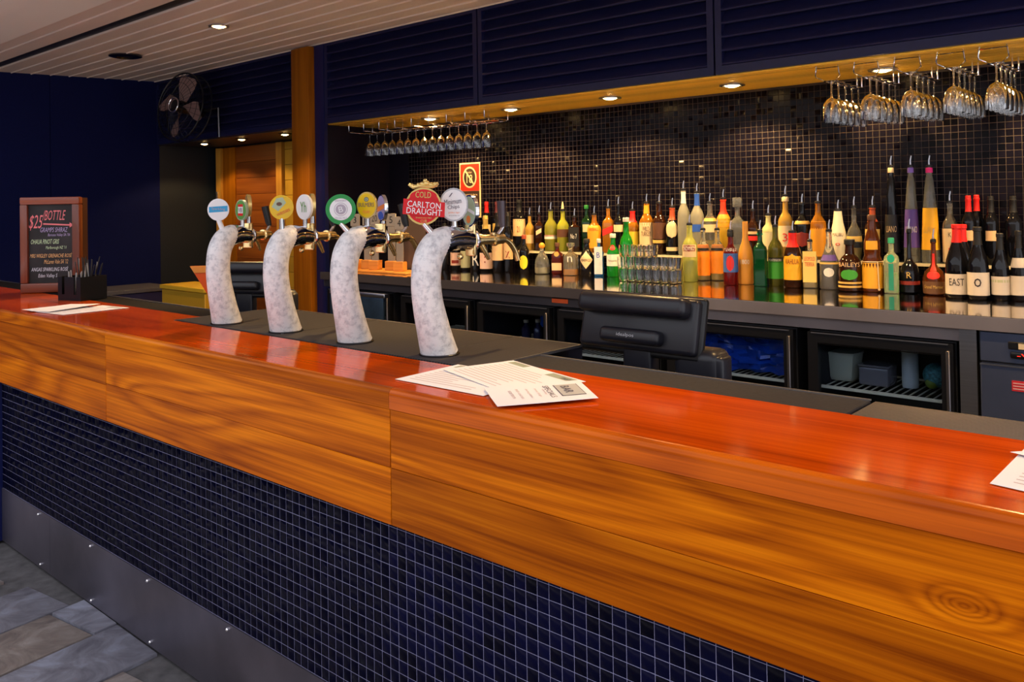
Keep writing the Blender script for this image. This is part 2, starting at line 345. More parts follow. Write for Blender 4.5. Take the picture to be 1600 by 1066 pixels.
# mosaic
def mosaic(parent, xs, zs, yface, dy, mat, pitch, size, seedv, tilt, inframe):
    rnd = random.Random(seedv); h = size/2
    bv = .0012
    V = [(-h, 0, -h), (h, 0, -h), (h, 0, h), (-h, 0, h), (-h+bv, -dy, -h+bv), (h-bv, -dy, -h+bv), (h-bv, -dy, h-bv), (-h+bv, -dy, h-bv)]
    F = [(4, 5, 6, 7), (0, 1, 5, 4), (1, 2, 6, 5), (2, 3, 7, 6), (3, 0, 4, 7)]
    me = MB().add(V, F).mesh('tile'); me.materials.append(M(mat)); allt = []
    for z in zs:
        for x in xs:
            px, py, d = proj((x, yface-dy, z)); vis = -20 < px < 1620 and inframe(px, py)
            allt.append((d if vis else 99+d, x, z, (rnd.gauss(0, tilt), 0, rnd.gauss(0, tilt))))
    allt.sort(key=lambda t: t[0]); st = MB()
    for i, (d, x, z, r_) in enumerate(allt):
        if i < 300: inst('tile', me, parent, (x, yface, z), r_)
        else:
            st.add([(x+p[0], yface+p[1]+p[0]*r_[2]*(p[1] < 0)-p[2]*r_[0]*(p[1] < 0), z+p[2]) for p in V], F)
    st.build('mosaic_tiles', mat, parent, kind='stuff')
PT = .0330
mosaic(wb, [-5.0+PT*(i+.5) for i in range(int(6.6/PT))], [1.085+PT*(j+.5) for j in range(33)], YW-.004, .0012, 'tile_black', PT, .0313, 3, .008, lambda x, y: 120 < y < 330)
# soffit over the back bar, boarded, and the darker one over the passage
so = MB().box(-5.24, 2.2, YL+.012, YW-.01, ZS+.018, ZS+.034).build('soffit', 'soffit_wood', kind='structure')
for k in range(12):
    a = YL+.012+k*.04925; MB().rbox(-5.24, 2.2, a+.001, a+.048, ZS, ZS+.018, .005, 1).build('soffit_board', 'soffit_wood', so)
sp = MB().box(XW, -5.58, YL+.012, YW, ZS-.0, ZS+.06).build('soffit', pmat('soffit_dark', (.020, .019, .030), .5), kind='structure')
# end partition, post and blue jamb
wp = MB().box(-5.36, -5.24, YL+.012, YW, 0, 2.80).build('wall_partition', 'panel_dark', kind='structure'); MB().box(-5.36, -5.24, YL-.02, YL+.012, 0, 2.80).build('end_post', 'navy_gloss', wp)
po = MB().rbox(-.1125, .1125, -.055, .055, 0, 2.785, .006).build('timber_post', 'post_wood')
# grain runs along X in the timber shader: build the post lying down and stand it up
po.data = MB().rbox(0, 2.785, -.055, .055, -.1125, .1125, .006).mesh('timber_post'); po.data.materials.append(M('post_wood'))
po.location = (-5.467, 2.40, 0); po.rotation_euler = (0, -math.pi/2, 0)
tag(po, 'tall square orange timber post rising from floor to ceiling beside the louvres', 'post')
# passage door wall: jambs, boarded door, yellow boards
dr = thing('door_1', '', ''); del dr['label']; del dr['category']; dr['kind'] = 'structure'; dr.location = (-7.83, YW, 0)
def stand(x0, x1, y0, y1, z0, z1, name, mat, parent):
    o = MB().box(0, z1-z0, y0, y1, -(x1-x0)/2, (x1-x0)/2).build(name, mat, parent)
    o.rotation_euler = (0, -math.pi/2, 0); o.location = ((x0+x1)/2, 0, z0); return o
stand(0, .09, -.06, -.002, 0, 2.17, 'door_jamb', 'jamb_wood', dr)
stand(.09, .32, -.035, -.002, 0, 2.17, 'door_stile', 'post_wood', dr)
z = 0
while z < 2.15:
    z1 = min(z+.155, 2.17); MB().box(.32, 1.05, -.024, -.002, z+.003, z1).build('door_board', 'door_wood', dr); z = z1
stand(1.05, 1.14, -.05, -.002, 0, 2.17, 'door_jamb', 'jamb_wood', dr)
MB().rbox(.015, .04, -.075, -.058, 1.62, 1.74, .004).build('door_hinge', 'steel', dr)
wy = thing('wall_boards', '', ''); del wy['label']; del wy['category']; wy['kind'] = 'structure'; wy.location = (-6.68, YW, 0)
pmat('yellow_board', (.50, .29, .025), .55, var=.15, vscale=5, rnd=.12)
z = 0
while z < 2.15:
    z1 = min(z+.14, 2.17); MB().box(0, 1.3, -.02, -.002, z+.004, z1).build('wall_board', 'yellow_board', wy); z = z1
# ---------------------------------------------------------------- louvred bulkhead
def louvre(x0, x1, label, first=False, z0=None, brown=False):
    z0 = z0 or ZS+.008; z1 = ZC(YL)-.006
    t = thing('louvre_panel', label, 'louvre', (x0, YL, z0), group='blue louvre panels over the bar'); L_ = x1-x0; H_ = z1-z0
    for a, b in ((0, .035), (L_-.035, L_)): MB().box(a, b, -.012, .03, 0, H_).build('stile', 'louvre_blue', t)
    MB().box(.035, L_-.035, -.012, .03, 0, .042).build('rail', 'louvre_blue', t); MB().box(.035, L_-.035, -.012, .03, H_-.02, H_).build('rail', 'louvre_blue', t)
    MB().box(.02, L_-.02, .034, .045, 0, H_).build('backing', 'black_soft', t)
    n = 8; p = (H_-.062)/n; sl = MB()
    # each slat leans outwards at the foot, with a rounded lip that catches the light
    prof = [(.026, .070), (.004, .012), (-.004, .002), (-.011, .003), (-.014, .009), (-.011, .015), (-.002, .020), (.030, .076)]
    V = [(x, y_, z_) for x in (0, L_-.07) for y_, z_ in prof]; m_ = len(prof)
    sl.add(V, [tuple(range(m_)), tuple(range(2*m_-1, m_-1, -1))]+[(i, i+m_, (i+1) % m_+m_, (i+1) % m_) for i in range(m_)])
    me = sl.mesh('slat'); me.materials.append(M('louvre_blue'))
    for k in range(n): inst('slat', me, t, (.035, 0, .042+k*p))
    return t
louvre(-5.24, -3.655, 'blue louvre panel beside the timber post, above the long row of hanging glasses')
louvre(-3.645, -2.025, 'middle blue louvre panel over the back bar, second from the timber post')
louvre(-2.015, -.40, 'blue louvre panel over the back bar above the right-hand hanging glasses')
louvre(-.39, 1.25, 'blue louvre panel at the far right end of the bulkhead')
louvre(XW+.01, -5.585, 'blue louvre panel behind the wall fan, over the passage')
# ---------------------------------------------------------------- lamps
def downlight(loc, watts, label, r=.045, group='recessed downlights', tiltz=0, lit=True, ringmat='steel', angle=130):
    t = thing('downlight', label, 'downlight', loc, group=group)
    MB().lathe([(r, .0), (r+.022, -.002), (r+.022, -.008), (r+.004, -.010), (r, -.004), (r, .012)], 20, caps=False).build('trim_ring', ringmat, t)
    MB().lathe([(r*.98, -.001), (r*.8, -.010), (r*.4, -.016), (.001, -.018)], 18, caps=False).build('lens', 'lamp_glow' if lit else 'black', t)
    if lit:
        ld = bpy.data.lights.new('lamp', 'SPOT'); ld.energy = watts; ld.color = LAMP; ld.spot_size = math.radians(angle); ld.spot_blend = .3; ld.shadow_soft_size = .035
        lo = bpy.data.objects.new('lamp', ld); COL.objects.link(lo); lo.parent = t; lo.location = (0, 0, -.045)
    return t
for i, x in enumerate((-4.38, -3.617, -2.84, -2.09, -1.339, -.58)):
    n_ = ['among the long row of hanging glasses', 'just right of the long row of hanging glasses', 'second past the long row of glasses', 'midway between both groups of hanging glasses', 'among the right-hand hanging glasses', 'beyond the last hanging glasses']
    downlight((x, 2.68+.05*(i > 2)+.06*(i == 4), ZS), W_SOFFIT, 'round lit downlight in the yellow soffit '+n_[i], group='soffit downlights')
for i, x in enumerate((-7.39, -6.74, -6.07)):
    downlight((x, 2.61, ZS), W_PASS, 'small lit downlight in the dark passage soffit, '+['nearest the wall fan', 'middle one of three', 'nearest the timber post'][i], r=.035, group='passage downlights', ringmat='black')
downlight((-5.075, 1.461, ZC(1.461)), W_CEIL, 'round lit downlight in the white boarded ceiling', group='ceiling downlights', angle=104)
for i, x in enumerate((-3.6, -2.1, -.6, .9)):
    downlight((x, 1.461, ZC(1.461)), W_CEIL, 'round lit downlight in the white boarded ceiling above the picture, '+['first', 'second', 'third', 'last'][i]+' from the left', group='ceiling downlights', angle=104)
dv = thing('ceiling_speaker', 'dark round unlit ceiling fitting left of the lit ceiling downlight', 'ceiling fitting', (-6.54, 1.503, ZC(1.503)))
MB().lathe([(.085, 0), (.12, -.004), (.12, -.012), (.10, -.018), (.07, -.02), (.06, -.012)], 24, caps=False).build('bezel', 'steel_dark', dv)
MB().lathe([(.065, -.011), (.001, -.012)], 20, caps=False).build('grille', 'black', dv)
# ---------------------------------------------------------------- bar counter
bar = thing('bar_counter', 'long bar front with orange timber fascia, navy mosaic tiles and steel skirting', 'bar counter', (0, 0, 0))
MB().box(-6.5, 1.2, .012, .50, 0, 1.064).build('carcass', 'black_soft', bar)
MB().box(-4.53, 1.2, .001, .012, .24, .80).build('grout_bed', 'grout', bar)
mosaic(bar, [-4.53+PT*(i+.5) for i in range(int(5.7/PT))], [.2505+PT*(j+.5) for j in range(17)], .001, .0010, 'tile_navy', PT, .0319, 5, .002, lambda x, y: y < 1080)
for a, b in ((-4.53, -3.94), (-3.938, -1.6), (-1.598, .6), (.602, 1.2)): MB().box(a, b, -.004, .012, .002, .25).build('skirting_panel', 'skirting_steel', bar)
sm = MB().ball((0, 0, 0), .0065, 8).mesh('screw'); sm.materials.append(M('screw'))
for x in [-4.05+.52*k for k in range(10)]:
    for z in (.232, .018): inst('screw', sm, bar, (x+random.uniform(-.02, .02), -.006, z))
MB().box(-4.66, -4.532, -.058, .012, 0, .784).build('end_panel', 'navy_gloss', bar)
def plank(x0, x1, z0, z1, mat='fascia_wood'):
    o = MB().rbox(-(x1-x0)/2, (x1-x0)/2, -.02, .02, -(z1-z0)/2, (z1-z0)/2, .0012, 1).build('fascia_plank', mat, bar); o.location = ((x0+x1)/2, -.041, (z0+z1)/2)
for x0, x1, zm in ((-6.5, -3.226, .918), (-3.224, -1.609, .925), (-1.607, 1.2, .925)):
    plank(x0, x1, zm+.0004, 1.0685, 'fascia_wood_knot' if x1 > 0 else 'fascia_wood'); plank(x0, x1, .785, zm-.0004)
top = thing('bar_worktop', 'glossy red-orange varnished timber bar top with rounded front edge', 'bar top', (0, 0, 1.064))
def extr(mb, x0, x1, pr_):
    V = [(x, y_, z_) for x in (x0, x1) for y_, z_ in pr_]; n = len(pr_)
    mb.add(V, [tuple(range(n)), tuple(range(2*n-1, n-1, -1))]+[(i, i+n, (i+1) % n+n, (i+1) % n) for i in range(n)], True)
def slab(segs, nmat):
    mb = MB(); cx_ = (segs[0][0]+segs[-1][1])/2
    for x0, x1, yb in segs: extr(mb, x0-cx_, x1-cx_, [(-.046, .0055), (-.046, .056), (yb, .056), (yb, .0055)])
    o = mb.build('top_plank', 'bar_wood_top', top); o.location = (cx_, 0, 0)
    r = .017; pr_ = [(-.0465, .0055), (-.0635, .0055)]+[(-.0465-r*math.cos(a*math.pi/12), .056-r+r*math.sin(a*math.pi/12)) for a in range(7)]
    mb = MB(); extr(mb, segs[0][0]-cx_, segs[-1][1]-cx_, pr_); o = mb.build('nosing', nmat, top); o.location = (cx_, 0, 0)
slab([(-6.5, -3.292, .358), (-3.292, -3.2255, .235)], 'fascia_wood'); slab([(-3.2245, -1.6085, .235)], 'fascia_wood'); slab([(-1.6075, 1.2, .358)], 'nosing_wood')
# drain trays and mats along the servery edge
tr = thing('drip_tray', 'wide dark perforated drip tray under the four beer fonts', 'drip tray', (-2.449, .48, 1.07))
MB().box(-.842, .842, -.243, .245, 0, .044).build('tray_body', 'steel_dark', tr)
for a, b in ((-.838, -.15), (-.146, .56), (.564, .838)): MB().rbox(a, b, -.236, .238, .044, .052, .003, 1).build('tray_mat', 'perforated_mat', tr)
for a, b, c, d in ((-.842, .842, .238, .245), (.838, .843, -.243, .245), (-.843, -.838, -.243, .245)): MB().box(a, b, c, d, .044, .052).build('tray_rim', 'steel', tr)
s1 = thing('bar_mat', 'long dark rubber strip at the servery edge left of the beer fonts', 'bar mat', (-4.9, .437, 1.066)); MB().rbox(-1.59, 1.59, -.078, .078, 0, .052, .004, 1).build('mat', 'rubber', s1); MB().box(-1.59, 1.59, .072, .08, .052, .056).build('lip', 'steel', s1)
s2 = thing('bar_mat', 'grey metal strip at the servery edge in front of the till screen', 'bar mat', (-1.128, .437, 1.066)); MB().rbox(-.474, .474, -.078, .078, 0, .052, .003, 1).build('mat', pmat('strip_grey', (.024, .023, .030), .65, spec=.15, var=.35, vscale=60, vstretch=(1, 6, 1)), s2); MB().box(-.474, .474, .074, .08, .052, .055).build('lip', 'steel', s2)
s3 = thing('drain_grating', 'ridged stainless drain grating at the right end of the bar', 'grating', (.25, .437, 1.066)); MB().rbox(-.896, .9, -.078, .078, 0, .044, .003, 1).build('channel', 'steel_dark', s3)
gm = MB().rbox(-.894, .898, -.003, .003, 0, .009, .001, 1).mesh('grating_bar'); gm.materials.append(pmat('grating_steel', (.26, .24, .25), .38, metal=1))
for k in range(15): inst('grating_bar', gm, s3, (0, -.070+k*.01, .044))
BOTTLES = [
 (-4.0987,2.9480,1.2555,0.0339,0.3283,'wine','dk','cap:red',[('cream', 0.32, 0.52, 60, 'r')],[],'dark wine bottle with a bright red capsule, back row beside the liquor sign',-1.005,'wine bottle',0),
 (-4.0005,2.9480,1.2555,0.0336,0.3270,'wine','dk','cap:plum',[('gold', 0.32, 0.55, 50, 'r')],[],'dark wine bottle with a plum capsule and yellow label, behind the beer tap handle',-1.014,'wine bottle',0),
 (-3.7929,2.9480,1.2555,0.0437,0.3372,'wine','dk','cap:black',[('buff', 0.28, 0.62, 75, 'r')],[('21', 0.42, 0.12, 0.25, 'maroon')],'dark wine bottle with a large speckled buff label, back row right of the tap handle',-1.034,'wine bottle',0),
 (-3.7013,2.9480,1.2555,0.0303,0.2277,'spirit','honey','pour',[('buff', 0.2, 0.45, 60, 'r')],[],'slim honey-coloured bottle with pourer, back row behind the yellow oval label',-1.043,'bottle',0),
 (-3.6170,2.9480,1.2555,0.0276,0.2403,'square','dkbrown','pour',[('cream', 0.42, 0.62, 60, 'd')],[],'square dark bottle with a slanted cream label, back row',-1.052,'bottle',0),
 (-3.5181,2.9480,1.2555,0.0423,0.2611,'spirit','olive','pour',[('white', 0.3, 0.4, 80, 'r'), ('redl', 0.36, 0.4, 80, 'r')],[],'olive-yellow bottle with a thin red and white label band, back row',-1.062,'bottle',0),
 (-3.4161,2.9480,1.2555,0.0397,0.2604,'spirit','lime','pourc',[('brown', 0.35, 0.55, 75, 'r')],[],'yellow-green bottle with a brown label and pale conical pourer, back row',-1.073,'bottle',0),
 (-3.3218,2.9480,1.2555,0.0363,0.2184,'square','dkbrown','pour',[('blackl', 0.15, 0.72, 85, 'r')],[('No 7', 0.45, 0.14, 0.6, 'white')],'square bottle with a black label, back row above the horseshoe bottle',-1.083,'bottle',0),
 (-3.2569,2.9920,1.2555,0.0311,0.2792,'square','dkgreen','cap:green',[('cream', 0.45, 0.62, 60, 'r')],[],'dark green square bottle with a green cap, back row',-1.093,'bottle',0),
 (-3.1475,2.9250,1.2555,0.0444,0.2348,'spirit','amber','pour',[('orange', 0.12, 0.72, 80, 'v')],[('FIREBALL', 0.62, 0.08, 0.8, 'maroon')],'amber bottle with a big bright orange label, back row',-1.100,'bottle',0),
 (-3.0559,2.9480,1.2555,0.0344,0.2740,'square','amber','pour',[('redl', 0.38, 0.62, 85, 'd')],[],'amber square bottle with a slanted red label, back row',-1.113,'bottle',0),
 (-2.9790,2.9480,1.2555,0.0317,0.2891,'spirit','dk','pour',[('cream', 0.45, 0.6, 60, 'r')],[],'near-black bottle with gold collar and small cream label, back row',-1.121,'bottle',0),
 (-2.8211,2.7950,1.1310,0.0418,0.3265,'round2','green','cap:silver',[],[],'bright green bottle without a label, behind the green bottle with the red seal',-1.128,'bottle',0),
 (-2.8756,2.9480,1.2555,0.0411,0.2567,'spirit','amber','wax:red',[('yellow', 0.08, 0.52, 80, 'r')],[],'amber bottle dipped in red wax with a yellow label, back row',-1.134,'bottle',0),
 (-2.7748,2.9480,1.2555,0.0444,0.3024,'spirit','amber','pour',[('cream', 0.1, 0.62, 85, 'r'), ('orange', 0.8, 0.97, 180, 'n')],[('WILD', 0.5, 0.09, 0.5, 'brownl'), ('TURKEY', 0.4, 0.09, 0.75, 'brownl')],'amber bottle with a tall cream label and orange neck strip, back row above the tumblers',-1.146,'bottle',0),
 (-2.6855,2.9480,1.2555,0.0412,0.3012,'spirit','dkbrown','pour',[('brown', 0.3, 0.62, 80, 'r'), ('gold', 0.22, 0.28, 80, 'r')],[],'dark brown bottle with a brown plaid label, back row above the tumblers',-1.157,'bottle',0),
 (-2.5982,2.9480,1.2555,0.0400,0.2737,'spirit','dk','wax:rust',[('cream', 0.36, 0.72, 55, 'o'), ('cream', 0.08, 0.16, 60, 'r')],[],'black bottle with a cream oval label, back row right of the plaid bottle',-1.168,'bottle',0),
 (-2.5214,2.9480,1.2555,0.0353,0.3738,'spirit','frost','pour',[('whiteblue', 0.8, 0.98, 180, 'n')],[],'tall frosted grey bottle with a white neck label, back row',-1.178,'bottle',0),
 (-2.4336,2.9480,1.2555,0.0387,0.3571,'spirit','frost','pour',[('blue', 0.8, 0.99, 180, 'n'), ('blue', 0.38, 0.5, 40, 'r')],[],'frosted grey bottle with a blue neck label, back row',-1.189,'bottle',0),
 (-2.3520,2.9480,1.2555,0.0396,0.2970,'spirit','clear','pour',[('gold', 0.66, 0.72, 180, 'r'), ('cream', 0.45, 0.6, 70, 'r')],[],'clear bottle with a dark green stopper and gold band, back row',-1.200,'bottle',0),
 (-2.2682,2.9480,1.2555,0.0392,0.3175,'spirit','yellowl','wax:red2',[('orange', 0.52, 0.58, 90, 'r'), ('amberl', 0.66, 0.74, 90, 'r')],[],'yellow bottle with a red neck wrap and orange bands, back row',-1.211,'bottle',0),
 (-2.1824,2.9480,1.2555,0.0394,0.2734,'square','clearsm','cube',[],[],'clear square decanter with a big glass cube stopper, back row',-1.223,'bottle',0),
 (-2.0912,2.9480,1.2555,0.0334,0.2514,'spirit','dkbrown','pour',[('redl', 0.36, 0.46, 80, 'r'), ('buff', 0.5, 0.56, 80, 'r')],[],'dark bottle with a small red label, back row behind the frosted pear bottle',-1.236,'bottle',0),
 (-2.0022,2.9480,1.2555,0.0382,0.2265,'spirit','pale','pour',[('palel', 0.2, 0.6, 60, 'r')],[],'pale milky bottle, back row behind the green-labelled bottle',-1.248,'bottle',0),
 (-1.9048,2.9480,1.2555,0.0394,0.3084,'spirit','honey','capp:cream',[('cream', 0.2, 0.56, 75, 'r')],[('3', 0.36, 0.14, 0.35, 'redl')],'honey bottle with a cream cap and a red badge on its cream label, back row',-1.262,'bottle',0),
 (-1.8136,2.9480,1.2555,0.0406,0.2833,'spirit','dk','pour',[('gold', 0.64, 0.7, 90, 'r'), ('maroonl', 0.22, 0.5, 80, 'o')],[],'black bottle with a gold shoulder band and dark red label, back row',-1.275,'bottle',0),
 (-1.7281,2.9480,1.2555,0.0400,0.2890,'spirit','amber','pour',[('amberl', 0.05, 0.68, 85, 'r')],[],'bottle with a tall amber-orange label, back row left of the white bottle',-1.288,'bottle',0),
 (-1.6251,2.9480,1.2555,0.0413,0.2483,'malibu','milk','pour',[],[('MALIBU', 0.52, 0.07, 0.7, 'brownl'), ('o', 0.32, 0.06, 0.3, 'redl')],'opaque white sloping-shouldered bottle, back row',-1.303,'bottle',0),
 (-1.5443,2.9480,1.2555,0.0379,0.2639,'round','clear','pour',[('gold', 0.36, 0.46, 75, 'r'), ('blackl', 0.24, 0.34, 75, 'r')],[],'faceted clear round bottle with gold and black label, back row',-1.316,'bottle',0),
 (-1.4531,2.9480,1.2555,0.0384,0.2631,'spirit','dkbrown','wax:rust',[('gold', 0.4, 0.6, 60, 'r')],[],'brown bottle with a rust neck and gold label, back row behind the corded bottle',-1.330,'bottle',0),
 (-1.3613,2.9480,1.2555,0.0363,0.4419,'cone','dk','capp:cream',[('blackl', 0.1, 0.52, 120, 'r')],[('LIANO', 0.36, 0.07, 0.75, 'buff')],'tallest tapering bottle with a black label, left of the three tall cones',-1.344,'liqueur bottle',0),
 (-1.2693,2.9480,1.2555,0.0373,0.4385,'cone','pale2','capp:violet',[('purple', 0.16, 0.58, 120, 'r')],[('LLIANO', 0.36, 0.07, 0.8, 'white')],'tallest tapering bottle with a purple label, middle of the three tall cones',-1.358,'liqueur bottle',0),
 (-1.1855,2.9480,1.2555,0.0414,0.4353,'cone','pale2','capp:magenta',[('sun', 0.14, 0.6, 120, 'r')],[('LLIANO', 0.36, 0.07, 0.8, 'gold')],'tallest tapering bottle with a golden yellow label, right of the three tall cones',-1.372,'liqueur bottle',0),
 (-1.0985,2.9480,1.2555,0.0332,0.2810,'spirit','clear','pour',[('cream', 0.02, 0.58, 80, 'r')],[('K', 0.48, 0.08, 0.2, 'ink'), ('r', 0.22, 0.08, 0.2, 'redl')],'clear bottle with a tall cream label, back row behind the red-capped wines',-1.386,'bottle',0),
 (-1.0116,2.9150,1.2555,0.0296,0.3127,'wine','dk','cap:red',[('buff', 0.35, 0.5, 40, 'r')],[],'dark wine bottle with a red capsule, left of the red-capped pair in the back row',-1.399,'wine bottle',0),
 (-0.9928,2.9850,1.2555,0.0299,0.3151,'wine','dk','cap:red',[],[],'dark wine bottle with a red capsule, right of the red-capped pair in the back row',-1.404,'wine bottle',0),
 (-0.9264,2.9480,1.2555,0.0323,0.3081,'wine','dk','cap:black',[('buff', 0.35, 0.5, 40, 'r')],[],'dark wine bottle with a black capsule and buff label corner, back row at right',-1.414,'wine bottle',0),
 (-0.8364,2.9480,1.2555,0.0347,0.3065,'wine','dk','cap:black',[],[],'dark wine bottle with a black capsule, last of the back row at right',-1.429,'wine bottle',0),
 (-4.1494,2.5825,1.1310,0.0304,0.3092,'wine','dk','cap:black',[],[],'dark wine bottle half hidden behind the last beer font',-0.968,'wine bottle',0),
 (-4.0870,2.6249,1.1310,0.0368,0.3602,'wine','dk','cap:black',[('pink', 0.08, 0.32, 80, 'r'), ('maroonl', 0.12, 0.18, 40, 'r')],[],'dark wine bottle with a pink and red picture label, front row',-0.977,'wine bottle',0),
 (-3.9860,2.6150,1.1310,0.0321,0.3601,'wine','dk','cap:black',[('sage', 0.05, 0.36, 80, 'r')],[],'dark wine bottle with a sage green striped label, front row',-0.986,'wine bottle',0),
 (-3.8829,2.6128,1.1310,0.0317,0.3599,'wine','dk','cap:black',[],[('R', 0.22, 0.24, 0.75, 'white')],'dark wine bottle with a white script letter, front row',-0.995,'wine bottle',0),
 (-3.7957,2.6126,1.1310,0.0397,0.3596,'wine','dk','cap:gold',[('pinkw', 0.05, 0.34, 85, 'r')],[(':', 0.22, 0.12, 0.12, 'maroon')],'dark wine bottle with a plain pinkish white label and two red dots, front row',-1.004,'wine bottle',0),
 (-3.6897,2.6147,1.1310,0.0382,0.3799,'wine','dk','cap:black',[('buff', 0.2, 0.55, 85, 'r')],[],'left of two dark wine bottles sharing big buff labels under the tap spout',-1.015,'wine bottle',0),
 (-3.6256,2.6421,1.1310,0.0300,0.3791,'wine','dk','cap:black',[('buff', 0.22, 0.55, 85, 'r')],[('z', 0.3, 0.12, 0.5, 'maroon')],'right of two dark wine bottles with big buff labels under the tap spout',-1.024,'wine bottle',0),
 (-3.4730,2.6203,1.1310,0.0322,0.2218,'spirit','dk','cap:rust',[('yellowg', 0.12, 0.52, 50, 'o')],[],'black bottle with a yellow oval label, front row',-1.038,'bottle',0),
 (-3.3578,2.6567,1.1310,0.0463,0.1581,'flask','clearsm','ball:orange',[],[],'squat clear flask with an orange ball stopper, front row',-1.054,'bottle',0),
 (-3.2646,2.6932,1.1310,0.0324,0.1743,'square','dkred','cap:brown',[('cream', 0.14, 0.4, 85, 'r'), ('gold', 0.62, 0.8, 45, 'o')],[],'dark red square bottle with a cream label, front row right of the flask',-1.067,'bottle',0),
 (-3.1426,2.6705,1.1310,0.0418,0.1700,'square','clearamb','glassstop',[],[('n', 0.58, 0.2, 0.4, 'silver')],'clear square bottle with an inch of amber in it, front row',-1.079,'bottle',0),
 (-3.0283,2.6791,1.1310,0.0414,0.2027,'round2','dk','cap:black',[('cream', 0.22, 0.74, 62, 'dia')],[('HENDRICKS', 0.47, 0.08, 0.9, 'ink')],'black apothecary bottle with a cream diamond label, front row',-1.093,'bottle',0),
 (-2.9603,2.7088,1.1310,0.0274,0.2026,'square','sapphire','cap:steel',[('whiteblue', 0.06, 0.86, 80, 'r')],[('B', 0.62, 0.16, 0.4, 'blue')],'blue glass square bottle with a tall white label, front row',-1.104,'bottle',0),
 (-2.8660,2.7196,1.1310,0.0378,0.2339,'round2','green','cap:silver',[('white', 0.27, 0.56, 85, 'r'), ('redl', 0.66, 0.8, 40, 'o')],[('Tanqueray', 0.4, 0.06, 0.8, 'ink')],'green bottle with a white label and red seal, front row left of the tumblers',-1.116,'bottle',0),
 (-2.3290,2.6736,1.1310,0.0418,0.3055,'spirit','lemon','pour',[('cream', 0.44, 0.66, 60, 'r'), ('maroonl', 0.54, 0.65, 50, 'r')],[('ADINO', 0.595, 0.07, 0.8, 'white')],'pale lemon-green bottle with a red and cream label, front row right of the tumblers',-1.182,'bottle',0),
 (-2.3031,2.7742,1.1310,0.0370,0.2745,'spirit','clear','pour',[('orangeb', 0.1, 0.72, 85, 'r'), ('blackl', 0.6, 0.65, 60, 'r')],[],'bottle with a bright orange label, left of the front-row pair',-1.194,'bottle',0),
 (-2.2384,2.8131,1.1310,0.0369,0.2737,'spirit','clear','pour',[('orangeb2', 0.14, 0.72, 85, 'r'), ('blackl', 0.6, 0.65, 60, 'r')],[],'bottle with a duller orange label, right of the front-row pair',-1.206,'bottle',0),
 (-2.0629,2.6255,1.1310,0.0382,0.2549,'spirit','campari','capp:black',[('posterblue', 0.26, 0.64, 75, 'r'), ('redl', 0.28, 0.6, 30, 'o')],[('CAMPARI', 0.7, 0.09, 1.1, 'white')],'dark red bottle with white lettering and a blue poster label, front row',-1.217,'bottle',0),
 (-2.0155,2.6977,1.1310,0.0417,0.3262,'pear','peach','none',[],[('1800', 0.36, 0.07, 0.6, 'white')],'frosted pear-shaped bottle with peach-orange liquid, front row',-1.229,'bottle',0),
 (-1.9083,2.6417,1.1310,0.0322,0.2757,'square','emeralddk','cross',[],[],'dark emerald square bottle with a green cross stopper, front row',-1.241,'bottle',0),
 (-1.8578,2.7118,1.1310,0.0376,0.2966,'spirit','olivedk','pour',[('greenl', 0.12, 0.44, 85, 'r'), ('blackl', 0.4, 0.48, 85, 'r')],[('MONTENEGRO', 0.44, 0.04, 1.0, 'white')],'olive bottle with a vivid green label, front row',-1.254,'bottle',0),
 (-1.7498,2.6714,1.1310,0.0447,0.2698,'kahlua','dkbrown','wax:red3',[('sun', 0.14, 0.62, 75, 'a')],[('KAHLUA', 0.48, 0.09, 0.8, 'maroon')],'brown bottle with a red neck and golden arched label, front row',-1.267,'bottle',0),
 (-1.6663,2.6805,1.1310,0.0325,0.2262,'square','clear','pour',[('straw', 0.13, 0.8, 88, 'r')],[('LEOPOLD', 0.64, 0.09, 0.85, 'redl'), ('TIERRA', 0.52, 0.09, 0.75, 'redl')],'clear square bottle with a straw-coloured label in red lettering, front row',-1.281,'bottle',0),
 (-1.5695,2.6767,1.1310,0.0465,0.2776,'bell','inkl','pour',[('purple', 0.5, 0.6, 60, 'r'), ('gold', 0.44, 0.47, 85, 'r'), ('white', 0.22, 0.38, 30, 'o')],[],'bell-shaped bottle of dark liqueur with a purple band and white oval, front row',-1.296,'bottle',0),
 (-1.4614,2.6469,1.1310,0.0522,0.2251,'round2','dkbrown','cap:black',[('greenl', 0.24, 0.46, 45, 'o'), ('gold', 0.16, 0.2, 85, 'r'), ('gold', 0.08, 0.12, 85, 'r')],[('BAILEYS', 0.56, 0.09, 1.1, 'buff')],'dark round-shouldered bottle with a green oval and gold bands, front row',-1.312,'bottle',0),
 (-1.3643,2.6679,1.1310,0.0456,0.3398,'monk','amberdk','cap:brown',[('ambery', 0.05, 0.4, 88, 'r'), ('ambery', 0.58, 0.7, 45, 'r')],[],'brown waisted bottle with yellow labels and a white cord, front row',-1.329,'bottle',1),
 (-1.2743,2.6514,1.1310,0.0313,0.2342,'square','mint','cap:teal',[('tealr', 0.06, 0.58, 30, 'r'), ('teald', 0.6, 0.76, 45, 'o')],[],'clear and emerald bottle with a teal ribbon seal, front row',-1.343,'bottle',0),
 (-1.2096,2.6974,1.1310,0.0421,0.2803,'decanter','dk','pour',[('maroonl', 0.14, 0.2, 85, 'r')],[('R', 0.3, 0.1, 0.25, 'gold')],'black round-bodied bottle with a long neck and red band, front row',-1.356,'bottle',0),
 (-1.1008,2.6753,1.1310,0.0459,0.2362,'decanter','amberdk','pour',[('brownl', 0.03, 0.26, 85, 'r'), ('redl', 0.3, 0.46, 38, 'o'), ('redl', 0.46, 0.78, 24, 'n')],[('Grand Marnier', 0.16, 0.06, 1.0, 'gold')],'round amber bottle with a red ribbon and wax seal over a brown label, front row',-1.374,'bottle',0),
